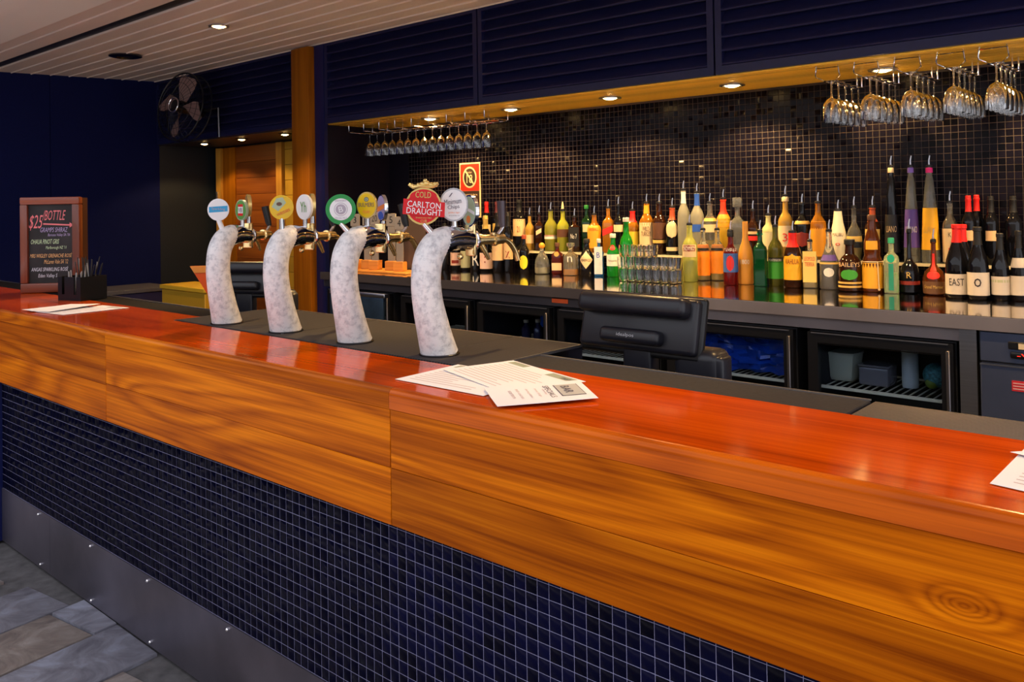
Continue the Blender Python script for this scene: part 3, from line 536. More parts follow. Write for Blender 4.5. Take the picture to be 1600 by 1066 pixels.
 (-0.9933,2.6234,1.1310,0.0459,0.3127,'burg','dk','cap:red',[('wlabel', 0.05, 0.33, 85, 'r')],[('EAST', 0.22, 0.1, 0.7, 'ink')],'dark wine bottle with a red capsule and cream label lettered in black, front row',-1.390,'wine bottle',0),
 (-1.0115,2.7950,1.1310,0.0477,0.3076,'burg','dk','cap:red',[],[],'dark wine bottle with a red capsule close behind the lettered wine bottle',-1.394,'wine bottle',0),
 (-0.9043,2.5940,1.1310,0.0420,0.3030,'burg','dk','cap:black',[('wlabel', 0.06, 0.38, 85, 'r')],[('o', 0.24, 0.12, 0.35, 'ink')],'dark wine bottle with a round crest on its cream label, front row',-1.404,'wine bottle',0),
 (-0.8251,2.6175,1.1310,0.0346,0.2758,'burg','dk','cap:black',[('wlabel', 0.08, 0.36, 88, 'r'), ('sage', 0.27, 0.31, 85, 'r')],[],'dark wine bottle with a green line across its cream label, front row',-1.419,'wine bottle',0),
 (-0.7586,2.6274,1.1310,0.0311,0.2869,'burg','dk','cap:black',[('wlabel', 0.08, 0.36, 88, 'r'), ('wlabel', 0.48, 0.62, 80, 'r')],[],'dark wine bottle with a second neck label, right end of the front row',-1.432,'wine bottle',0),
]
# ---------------------------------------------------------------- back bar counter and refrigerators
ZCN, ZSH = 1.13, 1.247
YF = 2.05
pmat('counter_top', (.55, .50, .48), .08, metal=1)
ct = thing('back_counter', 'long polished steel back counter carrying the bottles', 'counter', (0, YF, 0))
MB().box(-4.80, 1.2, -.015, YW-.012-YF, ZCN-.03, ZCN).build('counter_top', 'counter_top', ct)
pmat('steel_edge_lit', (.42, .37, .39), .3, metal=.7, var=.18, vscale=2.2, vstretch=(1.2, 1, .1))  # lighter copy for the right end, reflected light painted into it
pmat('steel_edge_dark', (.085, .075, .085), .35, metal=.4, var=.2, vscale=2)
MB().box(-4.80, -1.9, -.018, -.0155, ZCN-.052, ZCN-.002).build('front_edge', 'steel_edge_dark', ct); MB().box(-1.899, 1.2, -.018, -.0155, ZCN-.052, ZCN-.002).build('front_edge', 'steel_edge_lit', ct)
MB().box(-4.80, -1.9, .012, .03, 1.028, ZCN-.031).build('apron', 'steel_edge_dark', ct); MB().box(-1.899, -.85, .012, .03, 1.028, ZCN-.031).build('apron', 'steel_edge_lit', ct)
MB().box(-4.80, 1.2, YF+.56, YW-.02, 0, 1.095).build('wall_plinth', 'black_soft', kind='structure')
sh = thing('bottle_shelf', 'narrow raised shelf with a bright edge along the tiled wall, holding the back row', 'shelf', (0, 2.95, ZCN))
MB().box(-4.2, 1.2, -.08, .072, ZSH-ZCN-.006, ZSH-ZCN+.008).build('shelf_board', 'glass' if False else pmat('shelf_glass', (.16, .17, .15), .08), sh)
MB().box(-4.2, 1.2, -.084, -.0805, ZSH-ZCN-.006, ZSH-ZCN+.008).build('shelf_edge', pmat('shelf_lip', (.70, .62, .42), .25), sh)
for x in [-4.15+.75*k for k in range(8)]: MB().box(x, x+.01, -.05, .05, .001, ZSH-ZCN-.006).build('bracket', 'steel', sh)
def fridge(x0, x1, label, door='black', inner='dark'):
    t = thing('bar_fridge', label, 'refrigerator', (x0, YF, 0), group='under-counter glass door fridges'); L_ = x1-x0; zt = 1.02
    b = MB(); dp = .5; th = .03
    b.box(0, th, .035, dp, .08, zt); b.box(L_-th, L_, .035, dp, .08, zt); b.box(th, L_-th, .035, dp, .08, .12); b.box(th, L_-th, .035, dp, zt-.03, zt); b.box(th, L_-th, dp-.02, dp, .12, zt-.03)
    b.build('cabinet', 'black_soft', t)
    d = MB(); fw = .042
    d.box(.004, L_-.004, 0, .032, zt-.005-fw, zt-.005).box(.004, L_-.004, 0, .032, .1, .1+fw).box(.004, .004+fw, 0, .032, .1+fw, zt-.005-fw).box(L_-.004-fw, L_-.004, 0, .032, .1+fw, zt-.005-fw)
    do = d.build('door', 'black', t)
    MB().box(.02, L_-.02, -.004, .0, zt-.010, zt-.0055).build('door_edge', 'steel', do); MB().box(.05, L_-.05, -.003, 0, zt-.052, zt-.0485).build('door_edge', 'steel_dark', do)
    MB().box(fw, L_-fw, .012, .018, .1+fw, zt-.005-fw).build('glass_pane', 'pane', do)
    MB().rbox(L_-.028, L_-.014, -.012, 0, .5, zt-.03, .003, 1).build('door_handle', 'grille', do)
    for z in (.42, .775):
        r_ = MB().box(.035, L_-.035, .06, .068, z, z+.012).box(.035, L_-.035, .44, .446, z, z+.008)
        for k in range(int((L_-.08)/.03)): r_.box(.04+.03*k, .044+.03*k, .06, .445, z+.002, z+.006)
        r_.build('wire_shelf', pmat('wire_white', (.62, .62, .50), .4), t)
    return t
FR = []
for a, b_, n in ((-4.75, -4.098, 'under-counter fridge with a blue-grey door panel, leftmost under the back counter'), (-4.0, -3.395, 'under-counter glass door fridge behind the third beer font'), (-3.345, -2.81, 'under-counter glass door fridge showing pale bottle caps and a blue glow'),
                 (-2.765, -2.16, 'under-counter glass door fridge mostly hidden by the till screen'), (-2.11, -1.487, 'under-counter glass door fridge full of blue plastic film'), (-1.432, -.868, 'under-counter glass door fridge with food tubs on a white wire shelf')):
    FR.append(fridge(a, b_, n))
f0 = FR[0]; MB().rbox(.05, .60, -.010, -.001, .15, .99, .012, 3).build('door_panel', pmat('blue_panel', (.03, .06, .12), .3, metal=.5, var=.3, vscale=9), f0); MB().rbox(.04, .61, -.014, -.002, .985, 1.014, .006, 2).build('door_trim', 'steel', f0)
# things kept cold
def small_bottle(x, y, z, r, h, mat, cap, label):
    t = thing('bottle', label, 'bottle', (x, y, z), group='bottles inside the fridge')
    MB().lathe([(r*.95, 0), (r, .004), (r, h*.6), (r*.45, h*.75), (r*.4, h*.9)], 14).build('body', mat, t); MB().lathe([(r*.55, h*.86), (r*.55, h)], 12).build('cap', cap, t); return t
pmat('cap_pale', (.5, .47, .38), .5); pmat('dark_drink', (.02, .02, .05), .1)
for i, x in enumerate((-3.19, -3.10, -3.03, -2.96, -2.90)):
    small_bottle(x, 2.30, .787, .028, [.11, .12, .135, .15, .125][i], 'dark_drink', 'cap_pale', 'dark bottle with a pale cap inside the fridge, %s from the left' % ['first', 'second', 'third', 'fourth', 'fifth'][i])
pmat('blue_film', (.01, .06, .45), .12, trans=.3, bump=.9, bscale=14, var=.6, vscale=9)
bf = MB()
n = 14; V = []; rr = random.Random(4)
for j in range(n+1):
    for i in range(n+1): V.append((.50*i/n, rr.uniform(-.02, .02), .19*j/n+rr.uniform(-.008, .008)))
bf.add(V, [(j*(n+1)+i, j*(n+1)+i+1, (j+1)*(n+1)+i+1, (j+1)*(n+1)+i) for j in range(n) for i in range(n)])
V2 = [(p[0], .16+p[1], p[2]) for p in V]; bf.add(V2, [(j*(n+1)+i, (j+1)*(n+1)+i, (j+1)*(n+1)+i+1, j*(n+1)+i+1) for j in range(n) for i in range(n)])
o = bf.build('film_and_reflection', 'blue_film'); o.location = (-2.05, 2.18, .790); tag(o, 'crumpled blue plastic film inside the fridge right of the till screen', 'plastic film')
o = MB().rbox(0, .14, 0, .12, 0, .17, .03, 3).build('film_and_reflection', pmat('blue_reflection', (.02, .14, .80), .35)); o.location = (-3.20, 2.42, .7885); tag(o, 'bright blue reflection built as a block behind the pale-capped bottles in the fridge', 'reflection')  # blue block standing in for a reflection in the fridge
tub = thing('food_tub', 'large pale green food tub on the fridge shelf', 'tub', (-1.365, 2.28, .7885)); MB().lathe([(.052, 0, .6), (.062, .015, .6), (.075, .115, .6)], 20).build('tub_body', pmat('tub_pale', (.40, .44, .36), .45), tub); MB().lathe([(.078, .112, .6), (.078, .122, .6)], 20).build('lid', 'tub_pale', tub)
o = thing('clear_box', 'clear plastic box in the middle of the fridge shelf', 'box', (-1.215, 2.26, .7885)); MB().rbox(-.06, .06, -.06, .06, 0, .075, .008, 2).build('box_body', pmat('box_clear', (.25, .25, .28), .1, trans=.5), o); MB().rbox(-.063, .063, -.063, .063, .075, .085, .004, 1).build('lid', 'box_clear', o)
o = thing('tall_carton', 'tall pale bottle standing right of the clear box in the fridge', 'bottle', (-1.09, 2.27, .7885)); MB().lathe([(.03, 0), (.032, .01), (.032, .15), (.026, .165), (.018, .17)], 16).build('body', pmat('carton_pale', (.36, .42, .44), .5), o); MB().lathe([(.02, .168), (.02, .185)], 12).build('cap', 'white', o)
o = thing('mesh_bag', 'teal net bag of limes at the right of the fridge shelf', 'bag', (-1.0, 2.3, .7885)); MB().ball((0, 0, .055), .05, 12, (1, 1, 1.0)).build('net', pmat('net_teal', (.04, .16, .18), .6, var=.8, vscale=90), o); MB().ball((-.01, -.02, .028), .027, 10).build('lime', pmat('lime', (.12, .18, .02), .5), o)
# steel post and drawer unit at the right
o = thing('steel_post', 'upright brushed steel post between fridge and drawer unit', 'post', (-.82, YF, 0)); MB().box(-.03, .028, 0, .5, 0, 1.078).build('post_body', 'steel', o)
du = thing('ice_unit', 'steel unit coloured by bluish daylight, with a red digital display at the right end', 'appliance', (-.785, YF, 0))
MB().box(0, 1.5, .006, .5, .05, 1.077).build('cabinet', 'steel_dark', du); MB().rbox(.004, 1.496, -.004, .006, .965, 1.074, .003, 1).build('control_panel', 'steel_bluelit', du); MB().rbox(.004, 1.496, -.004, .006, .1, .957, .003, 1).build('door', 'steel_bluelit', du)
MB().box(.004, 1.496, -.008, -.004, .952, .957).build('door_lip', 'steel', du)
MB().rbox(.097, .30, -.014, -.004, 1.018, 1.045, .003, 1).build('handle', 'black', du); MB().box(.13, .30, -.0145, -.013, 1.02, 1.04).build('handle_plate', 'cream', du)
MB().rbox(.103, .30, -.012, -.004, .985, 1.009, .006, 2).build('display', 'black', du); text('digits', '-W 3', .09, .014, pmat('led_red', (.5, .01, .01), .5, emit=(1, .02, .01), es=2.5), du, Matrix.Translation((.17, -.0125, .997)))
MB().box(.105, .21, -.006, -.004, .868, .905).build('warning_sticker', pmat('sticker_red', (.55, .02, .03), .5), du)
for k in range(3): MB().box(.109, .2, -.0068, -.006, .874+.010*k, .878+.010*k).build('print_line', 'pinkish' if False else pmat('pink_print', (.7, .35, .35), .6), du)
o = thing('price_tag', 'small black and orange sticker on the counter apron near the till screen', 'sticker', (-2.80, YF+.012, 1.05)); MB().box(0, .095, -.003, -.0005, .0, .05).build('card', 'black', o); MB().box(-.002, .105, -.0045, -.003, -.004, .018).build('orange_band', pmat('orange_band', (.85, .12, .02), .5), o); text('lettering', 'SALE', .05, .014, 'cream', o, Matrix.Translation((.05, -.0035, .034)))
# ---------------------------------------------------------------- bottles
def gl(n, col, trans, rough=.06): pmat('glass_'+n, col, rough, trans=trans, ior=1.4)
for n, c, t_ in (('dk', (.004, .004, .006), 0), ('dkbrown', (.030, .009, .003), .25), ('honey', (.75, .45, .08), .55), ('olive', (.42, .42, .06), .55), ('lime', (.50, .52, .05), .5), ('dkgreen', (.006, .03, .010), .3),
                 ('amber', (.50, .20, .015), .55), ('green', (.010, .30, .025), .5), ('frost', (.34, .34, .28), .35), ('clear', (.92, .92, .84), .93), ('clearsm', (.75, .78, .76), .9), ('yellowl', (.75, .48, .04), .45), ('pale', (.62, .60, .30), .25),
                 ('pale2', (.66, .66, .58), .85), ('milk', (.82, .74, .55), 0), ('dkred', (.10, .010, .006), .4), ('clearamb', (.90, .82, .60), .9), ('sapphire', (.02, .16, .48), .5), ('lemon', (.62, .66, .16), .6), ('campari', (.16, .006, .006), .4),
                 ('peach', (.75, .36, .06), .2), ('emeralddk', (.004, .07, .022), .35), ('olivedk', (.12, .13, .02), .5), ('inkl', (.85, .85, .82), .9), ('amberdk', (.12, .028, .004), .35), ('mint', (.75, .85, .55), .75)): gl(n, c, t_, .3 if n in ('frost', 'peach') else .06)
LC = dict(red=(.62, .012, .012), red2=(.80, .035, .01), red3=(.62, .008, .006), plum=(.10, .02, .03), black=(.008, .008, .009), green=(.01, .16, .03), gold=(.60, .40, .10), rust=(.35, .06, .02), brown=(.10, .04, .02), steel=(.5, .5, .5), silver=(.65, .65, .6), cream=(.72, .56, .34), violet=(.22, .14, .6), magenta=(.75, .02, .25), teal=(.02, .35, .2), orange=(.85, .33, .02),
          white=(.74, .74, .72), whiteblue=(.66, .69, .76), buff=(.66, .45, .24), redl=(.65, .02, .015), blackl=(.01, .01, .011), yellow=(.66, .47, .03), blue=(.02, .09, .50), brownl=(.13, .055, .02), maroonl=(.22, .02, .012), maroon=(.25, .02, .01), purple=(.10, .055, .30), sun=(.80, .42, .015), pink=(.62, .42, .36), pinkw=(.74, .52, .44), sage=(.42, .44, .26), yellowg=(.66, .60, .02), orangeb=(.88, .26, .015), orangeb2=(.70, .24, .02),
          posterblue=(.04, .12, .40), greenl=(.04, .30, .03), straw=(.78, .58, .16), ambery=(.72, .36, .02), amberl=(.62, .27, .015), palel=(.66, .62, .38), tealr=(.01, .24, .17), teald=(.01, .38, .24), wlabel=(.60, .54, .46), ink=(.02, .015, .02))
for k_, c in LC.items(): pmat('lab_'+k_, c, .5)
PROF = dict(wine=[(.9, 0), (1, .02), (1, .60), (.93, .66), (.62, .73), (.42, .79), (.38, .93), (.43, .94), (.43, .965), (.38, .97), (.38, 1)],
            burg=[(.9, 0), (1, .02), (1, .42), (.92, .52), (.68, .64), (.44, .75), (.36, .84), (.35, .95), (.4, .955), (.4, 1)],
            spirit=[(.92, 0), (1, .02), (1, .60), (.95, .66), (.70, .73), (.42, .79), (.36, .86), (.34, .97), (.39, .975), (.39, 1)],
            square=[(.95, 0, 1), (1, .02, 1), (1, .66, 1), (.9, .72, 1), (.5, .78, .3), (.37, .82, 0), (.34, .97, 0), (.39, .975, 0), (.39, 1, 0)],
            round=[(.6, 0), (.75, .02), (1, .25), (1, .4), (.8, .56), (.45, .66), (.3, .72), (.28, .97), (.33, .98), (.33, 1)],
            round2=[(.92, 0), (1, .02), (1, .5), (.94, .60), (.72, .70), (.42, .77), (.36, .95), (.41, .96), (.41, 1)],
            cone=[(.95, 0), (1, .02), (.98, .15), (.74, .60), (.42, .92), (.33, .95), (.33, 1)],
            malibu=[(.95, 0), (1, .02), (1, .42), (.9, .55), (.6, .78), (.52, .9), (.46, 1)],
            pear=[(.85, 0), (.95, .02), (1, .15), (.98, .35), (.78, .55), (.44, .68), (.35, .75), (.34, 1)],
            flask=[(.85, 0), (1, .04), (1, .35), (.9, .55), (.55, .75), (.3, .85), (.26, .9), (.28, 1)],
            kahlua=[(.9, 0), (1, .02), (.97, .58), (.8, .70), (.45, .82), (.4, .9), (.42, .97), (.42, 1)],
            bell=[(.9, 0), (1, .02), (1, .42), (.9, .5), (.55, .65), (.32, .8), (.28, .97), (.32, 1)],
            monk=[(.95, 0), (1, .02), (1, .38), (.9, .45), (.76, .50), (.80, .55), (.78, .68), (.6, .78), (.4, .86), (.36, 1)],
            decanter=[(.8, 0), (.95, .02), (1, .2), (1, .32), (.8, .44), (.4, .52), (.25, .58), (.21, .97), (.27, .98), (.27, 1)])
LIQ = dict(clearamb=(.22, (.70, .30, .02)), peach=None, mint=(.40, (.01, .30, .06)), inkl=(.44, (.006, .006, .02)), clear=(.30, (.55, .42, .10)), clearsm=(.25, (.50, .48, .32)))
def bottle(x, y, z, R, H, ty, g, topk, labs, txts, lab, face, kind, cord):
    t = thing('wine_bottle' if kind == 'wine bottle' else ('liqueur_bottle' if kind == 'liqueur bottle' else 'liquor_bottle'), lab, 'bottle', (x, y, z), face+math.pi/2, group='bottles on the back counter')
    pf = [(p[0]*R, p[1]*H, *p[2:]) for p in PROF[ty]]
    def rad(zf):
        zz = zf*H
        for a, b in zip(pf, pf[1:]):
            if a[1] <= zz <= b[1]: return a[0]+(b[0]-a[0])*(zz-a[1])/max(b[1]-a[1], 1e-6)
        return pf[-1][0]
    sqb = ty == 'square'
    MB().lathe(pf, 24 if sqb else 20).build('glass_body', 'glass_'+g, t)
    if LIQ.get(g):
        lv, lc = LIQ[g]; pl = [(p[0]*.9, max(p[1], .004), *p[2:]) for p in pf if p[1] < lv*H]+[(rad(lv)*.9, lv*H, 1 if sqb else 0)]
        MB().lathe(pl, 24 if sqb else 18).build('liquid', pmat('liquid_%s' % g, lc, .2, trans=.3), t)
    nr = pf[-1][0]
    kind_, _, colr = topk.partition(':')
    def pourer(z0, mat='steel', r=None):
        MB().lathe([(nr*1.05, z0), (nr*1.0, z0+.010), (nr*.6, z0+.014)], 12).build('pourer_collar', 'black', t)
        MB().tube([(0, 0, z0+.013), (0, 0, z0+.035), (.004, 0, z0+.058)], [.0042, .0036, .0026], 8).build('pourer_spout', mat, t)
    if kind_ == 'pour': pourer(H)
    elif kind_ == 'pourc':
        MB().lathe([(nr*1.1, H), (nr*1.05, H+.014), (nr*.8, H+.016)], 12).build('pourer_collar', 'black', t); MB().lathe([(nr*.62, H+.015), (nr*.5, H+.035), (nr*.2, H+.062)], 10).build('pourer_spout', 'lab_cream', t)
    elif kind_ in ('cap', 'capp'):
        if ty in ('wine', 'burg'): z0 = .775*H if ty == 'wine' else .76*H; pr = [(rad(z0/H)*1.04, z0)]+[(p[0]*1.05, p[1]) for p in pf if p[1] > z0]+[(nr*1.05, H+.002), (nr*.9, H+.004)]
        else: pr = [(nr*1.12, H-.006), (nr*1.15, H-.004), (nr*1.15, H+.016), (nr*1.0, H+.019)]
        MB().lathe(pr, 16).build('capsule' if ty in ('wine', 'burg') else 'cap', 'lab_'+colr, t)
        if kind_ == 'capp': pourer(H+.019)
    elif kind_ == 'wax':
        zs = [p for p in pf if p[1] > .76*H]; MB().lathe([(rad(.74)*1.02, .74*H)]+[(p[0]*1.08, p[1]) for p in zs]+[(nr*.8, H+.001)], 16).build('neck_wrap', 'lab_'+colr, t); pourer(H+.001)
    elif kind_ == 'cube': MB().rbox(-R*.62, R*.62, -R*.62, R*.62, H, H+.055, .005, 2).build('stopper', 'glass_clearsm', t)
    elif kind_ == 'ball': MB().ball((0, 0, H+.016), .019, 14).build('stopper', 'lab_orange', t)
    elif kind_ == 'glassstop': MB().lathe([(nr, H), (nr*1.5, H+.006), (nr*1.5, H+.022), (nr*1.2, H+.025)], 14).build('stopper', 'glass_clearsm', t)
    elif kind_ == 'cross':
        pourer(H); MB().rbox(-.014, .014, -.006, .006, H-.018, H-.008, .002, 1).rbox(-.005, .005, -.0062, .0062, H-.03, H+.004, .002, 1).build('cross_tag', 'lab_teald', t)
    for c, z0, z1, half, shp in labs:
        half = math.radians(half); e = .0008; rows = 10 if shp in 'odiav' or shp == 'dia' else 4
        if sqb and shp in ('r', 'o', 'd', 'v') and z1 < .9:
            wd = R*.97*min(half/math.radians(88), 1); zc_, hh = (z0+z1)/2*H, (z1-z0)/2*H; yy = -R*1.003-.0012
            if shp == 'o': out = [(wd*math.cos(a*math.pi/10), zc_+hh*math.sin(a*math.pi/10)) for a in range(20)]
            elif shp == 'd': out = [(-wd, zc_-hh), (wd, zc_-hh*.2), (wd, zc_+hh), (-wd, zc_+hh*.2)]
            else: out = [(-wd, zc_-hh), (wd, zc_-hh), (wd, zc_+hh), (-wd, zc_+hh)]
            MB().prism(out, yy, yy+.0012).build('bottle_label', 'lab_'+c, t); continue
        V = []; n = 16 if half > 1.6 else 10
        for j in range(rows+1):
            u_ = j/rows
            hw = half*{'o': math.sqrt(max(0, 1-(2*u_-1)**2)), 'dia': 1-abs(2*u_-1), 'v': .62+.38*u_, 'a': (1 if u_ < .75 else math.sqrt(max(0, 1-((u_-.75)/.25)**2)))}.get(shp, 1)
            hw = max(hw, .01)
            for k in range(n+1):
                a = -math.pi/2-hw+2*hw*k/n; zf = z0+(z1-z0)*u_
                if shp == 'd': zf = z0+(z1-z0)*(.6*u_+.4*k/n)
                rr_ = rad(zf)+e; V.append((rr_*math.cos(a), rr_*math.sin(a), zf*H))
        MB().add(V, [(j*(n+1)+k, j*(n+1)+k+1, (j+1)*(n+1)+k+1, (j+1)*(n+1)+k) for j in range(rows) for k in range(n)], True).build('bottle_label', 'lab_'+c, t)
    for s_, zc_, hh, wf, c in txts:
        rr_ = rad(zc_)+.0022
        if sqb: text('lettering', s_, 2*R*.9*wf, hh*H, 'lab_'+c, t, Matrix.Translation((0, -R*1.003-.0022, zc_*H)))
        else: text('lettering', s_, 2*R*.95*wf, hh*H, 'lab_'+c, t, bend=rr_, zc=zc_*H)
    if cord:
        MB().tube([(R*1.03*math.cos(a*math.pi/12), R*1.03*math.sin(a*math.pi/12), H*.415) for a in range(25)], .0022, 6).build('cord', 'lab_cream', t)
        MB().tube([(R*.55, -R*.92, H*.41), (R*.62, -R*.95, H*.2), (R*.66, -R*.95, .02)], .0026, 6).build('cord_tail', 'lab_cream', t); MB().ball((R*.66, -R*.96, .014), .006, 8).build('tassel', 'lab_cream', t)
    return t
for row in BOTTLES: bottle(*row)
# ---------------------------------------------------------------- beer fonts
ZT = 1.1225
def ellipse(a, b, n=28, c=(0, 0)): return [(c[0]+a*math.cos(2*math.pi*k/n), c[1]+b*math.sin(2*math.pi*k/n)) for k in range(n)]
def spl(pts, m=5):
    out = []
    for i in range(len(pts)-1):
        p0, p1, p2, p3 = [Vector(pts[max(0, min(len(pts)-1, j))]) for j in (i-1, i, i+1, i+2)]
        for k in range(m):
            t = k/m; out.append(.5*((2*p1)+(p2-p0)*t+(2*p0-5*p1+4*p2-p3)*t*t+(3*p1-p0-3*p2+p3)*t**3))
    out.append(Vector(pts[-1])); return out
pmat('badge_yellow', (.80, .52, .01), .25); pmat('badge_green', (.01, .28, .05), .25); pmat('badge_red', (.62, .008, .015), .25); pmat('badge_cyan', (.03, .35, .68), .25); pmat('badge_blue', (.03, .10, .55), .25)
pmat('badge_white', (.85, .85, .88), .25); pmat('badge_pale', (.42, .52, .36), .25); pmat('badge_grey', (.42, .38, .46), .3); pmat('badge_gold', (.82, .60, .22), .2, metal=.7); pmat('badge_mgreen', (.10, .30, .06), .3); pmat('vb_red', (.65, .01, .01), .3); pmat('badge_violet', (.35, .32, .60), .3); pmat('badge_orange', (.85, .25, .05), .3)
pmat('horn_chrome', (.62, .62, .70), .07, metal=1)
def badge(t, y, z, x, ang, a, b, rim, face, prints, texts, th=.008):
    mx = Matrix.Translation((x, y, z)) @ Matrix.Rotation(math.radians(ang), 4, 'Z')
    o = MB().prism(ellipse(a, b), -th, th*.6, mx).build('badge', rim, t)
    MB().prism(ellipse(a*.90, b*.90), -th-.0015, -th, mx).build('badge_face', face, o)
    for i, (out, m_) in enumerate(prints): MB().prism(out, -th-.0021-.0004*i, -th-.0005, mx).build('badge_print', m_, o)
    for s_, w_, h_, cx_, cz_, m_, rot in texts: text('lettering', s_, w_, h_, m_, o, mx @ Matrix.Translation((cx_, -th-.0042, cz_)) @ Matrix.Rotation(math.radians(-rot), 4, 'Y'))
    return o
def font(x, y, rz, label, spec, handle='black'):
    t = thing('beer_font', label, 'beer tap', (x, y, ZT), math.radians(rz), group='white horn beer fonts on the drip tray')
    P = spl([(0, 0, 0), (0, -.020, .07), (0, -.040, .155), (0, -.046, .225), (0, -.036, .285), (0, -.008, .325), (0, .032, .340), (0, .07, .341), (0, .102, .338), (0, .126, .334)], 8); n = len(P)
    rk = [.0565, .050, .0455, .0440, .0440, .0430, .041, .037, .032, .029]; R_ = [rk[min(int(i/8), 8)]+(rk[min(int(i/8)+1, 9)]-rk[min(int(i/8), 8)])*((i % 8)/8 if i < n-1 else 1) for i in range(n)]
    full = MB().tube(P, R_, 40); sh_, ch_ = MB(), MB(); sh_.v = list(full.v); ch_.v = list(full.v)
    for f, s__ in zip(full.f, full.sm):
        cy_ = sum(full.v[k][1] for k in f)/len(f); cz_ = sum(full.v[k][2] for k in f)/len(f)
        q = ch_ if cz_ > .235 and cy_ > -.006+(cz_-.26)*.30 else sh_
        q.f.append(f); q.sm.append(s__)
    for q, nm, mt in ((sh_, 'horn_column', 'ice'), (ch_, 'chrome_neck', 'horn_chrome')):
        us_ = sorted({k for f in q.f for k in f}); mp_ = {k: a for a, k in enumerate(us_)}; q.v = [q.v[k] for k in us_]; q.f = [tuple(mp_[k] for k in f) for f in q.f]; q.build(nm, mt, t)
    MB().lathe([(.061, 0), (.061, .003), (.057, .005)], 26).build('base_ring', 'steel_dark', t)
    MB().rbox(-.022, .022, .122, .134, .285, .385, .004, 2).build('flange_plate', 'brass', t); MB().lathe([(.030, 0), (.033, .003), (.033, .009), (.030, .012)], 22, mx=Matrix.Translation((0, .132, .334)) @ Matrix.Rotation(-math.pi/2, 4, 'X')).build('flange_ring', 'chrome', t)
    MB().tube([(0, .144, .334), (0, .165, .334), (0, .168, .334), (0, .215, .334), (0, .218, .334), (0, .228, .334), (0, .231, .334), (0, .262, .334)], [.020, .020, .016, .016, .022, .022, .018, .016], 18).build('faucet_body', 'brass', t)
    MB().tube(spl([(0, .255, .334), (0, .285, .325), (0, .312, .295), (0, .325, .262)], 4), .0095, 12).build('spout', 'brass', t)
    MB().tube([(0, .165, .325), (0, .185, .298), (0, .200, .272)], [.009, .009, .006], 10).build('vent_tube', 'brass', t)
    MB().tube([(0, .236, .345), (0, .255, .362), (0, .262, .372)], .006, 10).build('lever', 'chrome', t)
    MB().tube([(0, .262, .370), (-.006, .262, .385), (-.022, .262, .45)] if handle == 'black' else [(0, .262, .370), (-.004, .262, .385), (-.006, .262, .455)], [.009, .0125, .0145], 14).build('tap_handle', handle, t)
    MB().ball((0, .085, .286), .010, 10).build('drain_knob', 'brass', t)
    b1, b2, b3 = spec
    MB().tube([(0, -.012, .352), (b1['x'], b1['y'], b1['z']-b1['b']+.004)], [.011, .009], 12).build('badge_stem', b1.get('stem', 'chrome'), t)
    for q in (b2, b3): MB().tube([(0, q['y'], .352), (0, q['y'], q['z']-q['b']+.004)], [.010, .008], 12).build('badge_stem', 'chrome', t)
    for s_ in spec: s_['ang'] -= rz
    for s_ in spec: badge(t, s_['y'], s_['z'], s_.get('x', 0), s_['ang'], s_['a'], s_['b'], s_['rim'], s_['face'], s_.get('prints', []), s_.get('texts', []))
    return t
def rect(w_, h_, cx_=0, cz_=0, sk=0): return [(cx_-w_/2, cz_-h_/2-sk), (cx_+w_/2, cz_-h_/2+sk), (cx_+w_/2, cz_+h_/2+sk), (cx_-w_/2, cz_+h_/2-sk)]
# 1: white disc with a blue band
font(-3.015, .313, 19, 'leftmost white horn beer font with a white and blue round badge', [
    dict(y=-0.018, z=.441, x=-0.020, ang=58, a=.040, b=.043, rim='badge_white', face='badge_white', stem='white', prints=[(rect(.068, .022, 0, .002, .002), 'badge_cyan')], texts=[('Sparkling', .05, .012, 0, .002, 'badge_grey', -4)]),
    dict(y=0.095, z=.438, x=0, ang=14, a=.030, b=.042, rim='badge_pale', face='badge_mgreen', prints=[(rect(.026, .046), 'badge_white'), (rect(.026, .010, 0, .018), 'vb_red'), (rect(.026, .010, 0, -.018), 'vb_red')], texts=[('VB', .020, .018, 0, 0, 'ink', 0)]),
    dict(y=0.134, z=.455, x=0, ang=-14, a=.026, b=.046, rim='badge_gold', face='badge_gold')])
# 2: yellow disc
font(-2.636, .327, 12, 'second white horn beer font from the left, with a yellow round badge', [
    dict(y=-0.012, z=.446, x=-0.002, ang=56, a=.042, b=.044, rim='badge_yellow', face='badge_yellow', prints=[([(-.034, .002), (-.012, -.014), (.016, .016), (.004, .036), (-.018, .032)], 'badge_pale'), (ellipse(.010, .007, 12, (-.008, .012)), 'brown_print' if False else pmat('brown_print', (.14, .07, .04), .5))], texts=[('WEISSES', .050, .010, .006, -.018, 'vb_red', 24)]),
    dict(y=0.105, z=.446, x=0, ang=22, a=.033, b=.047, rim='badge_white', face='badge_white', texts=[('Yh', .026, .038, 0, 0, 'badge_mgreen', 0)]),
    dict(y=0.145, z=.452, x=0, ang=-14, a=.022, b=.044, rim='badge_gold', face='badge_gold')])
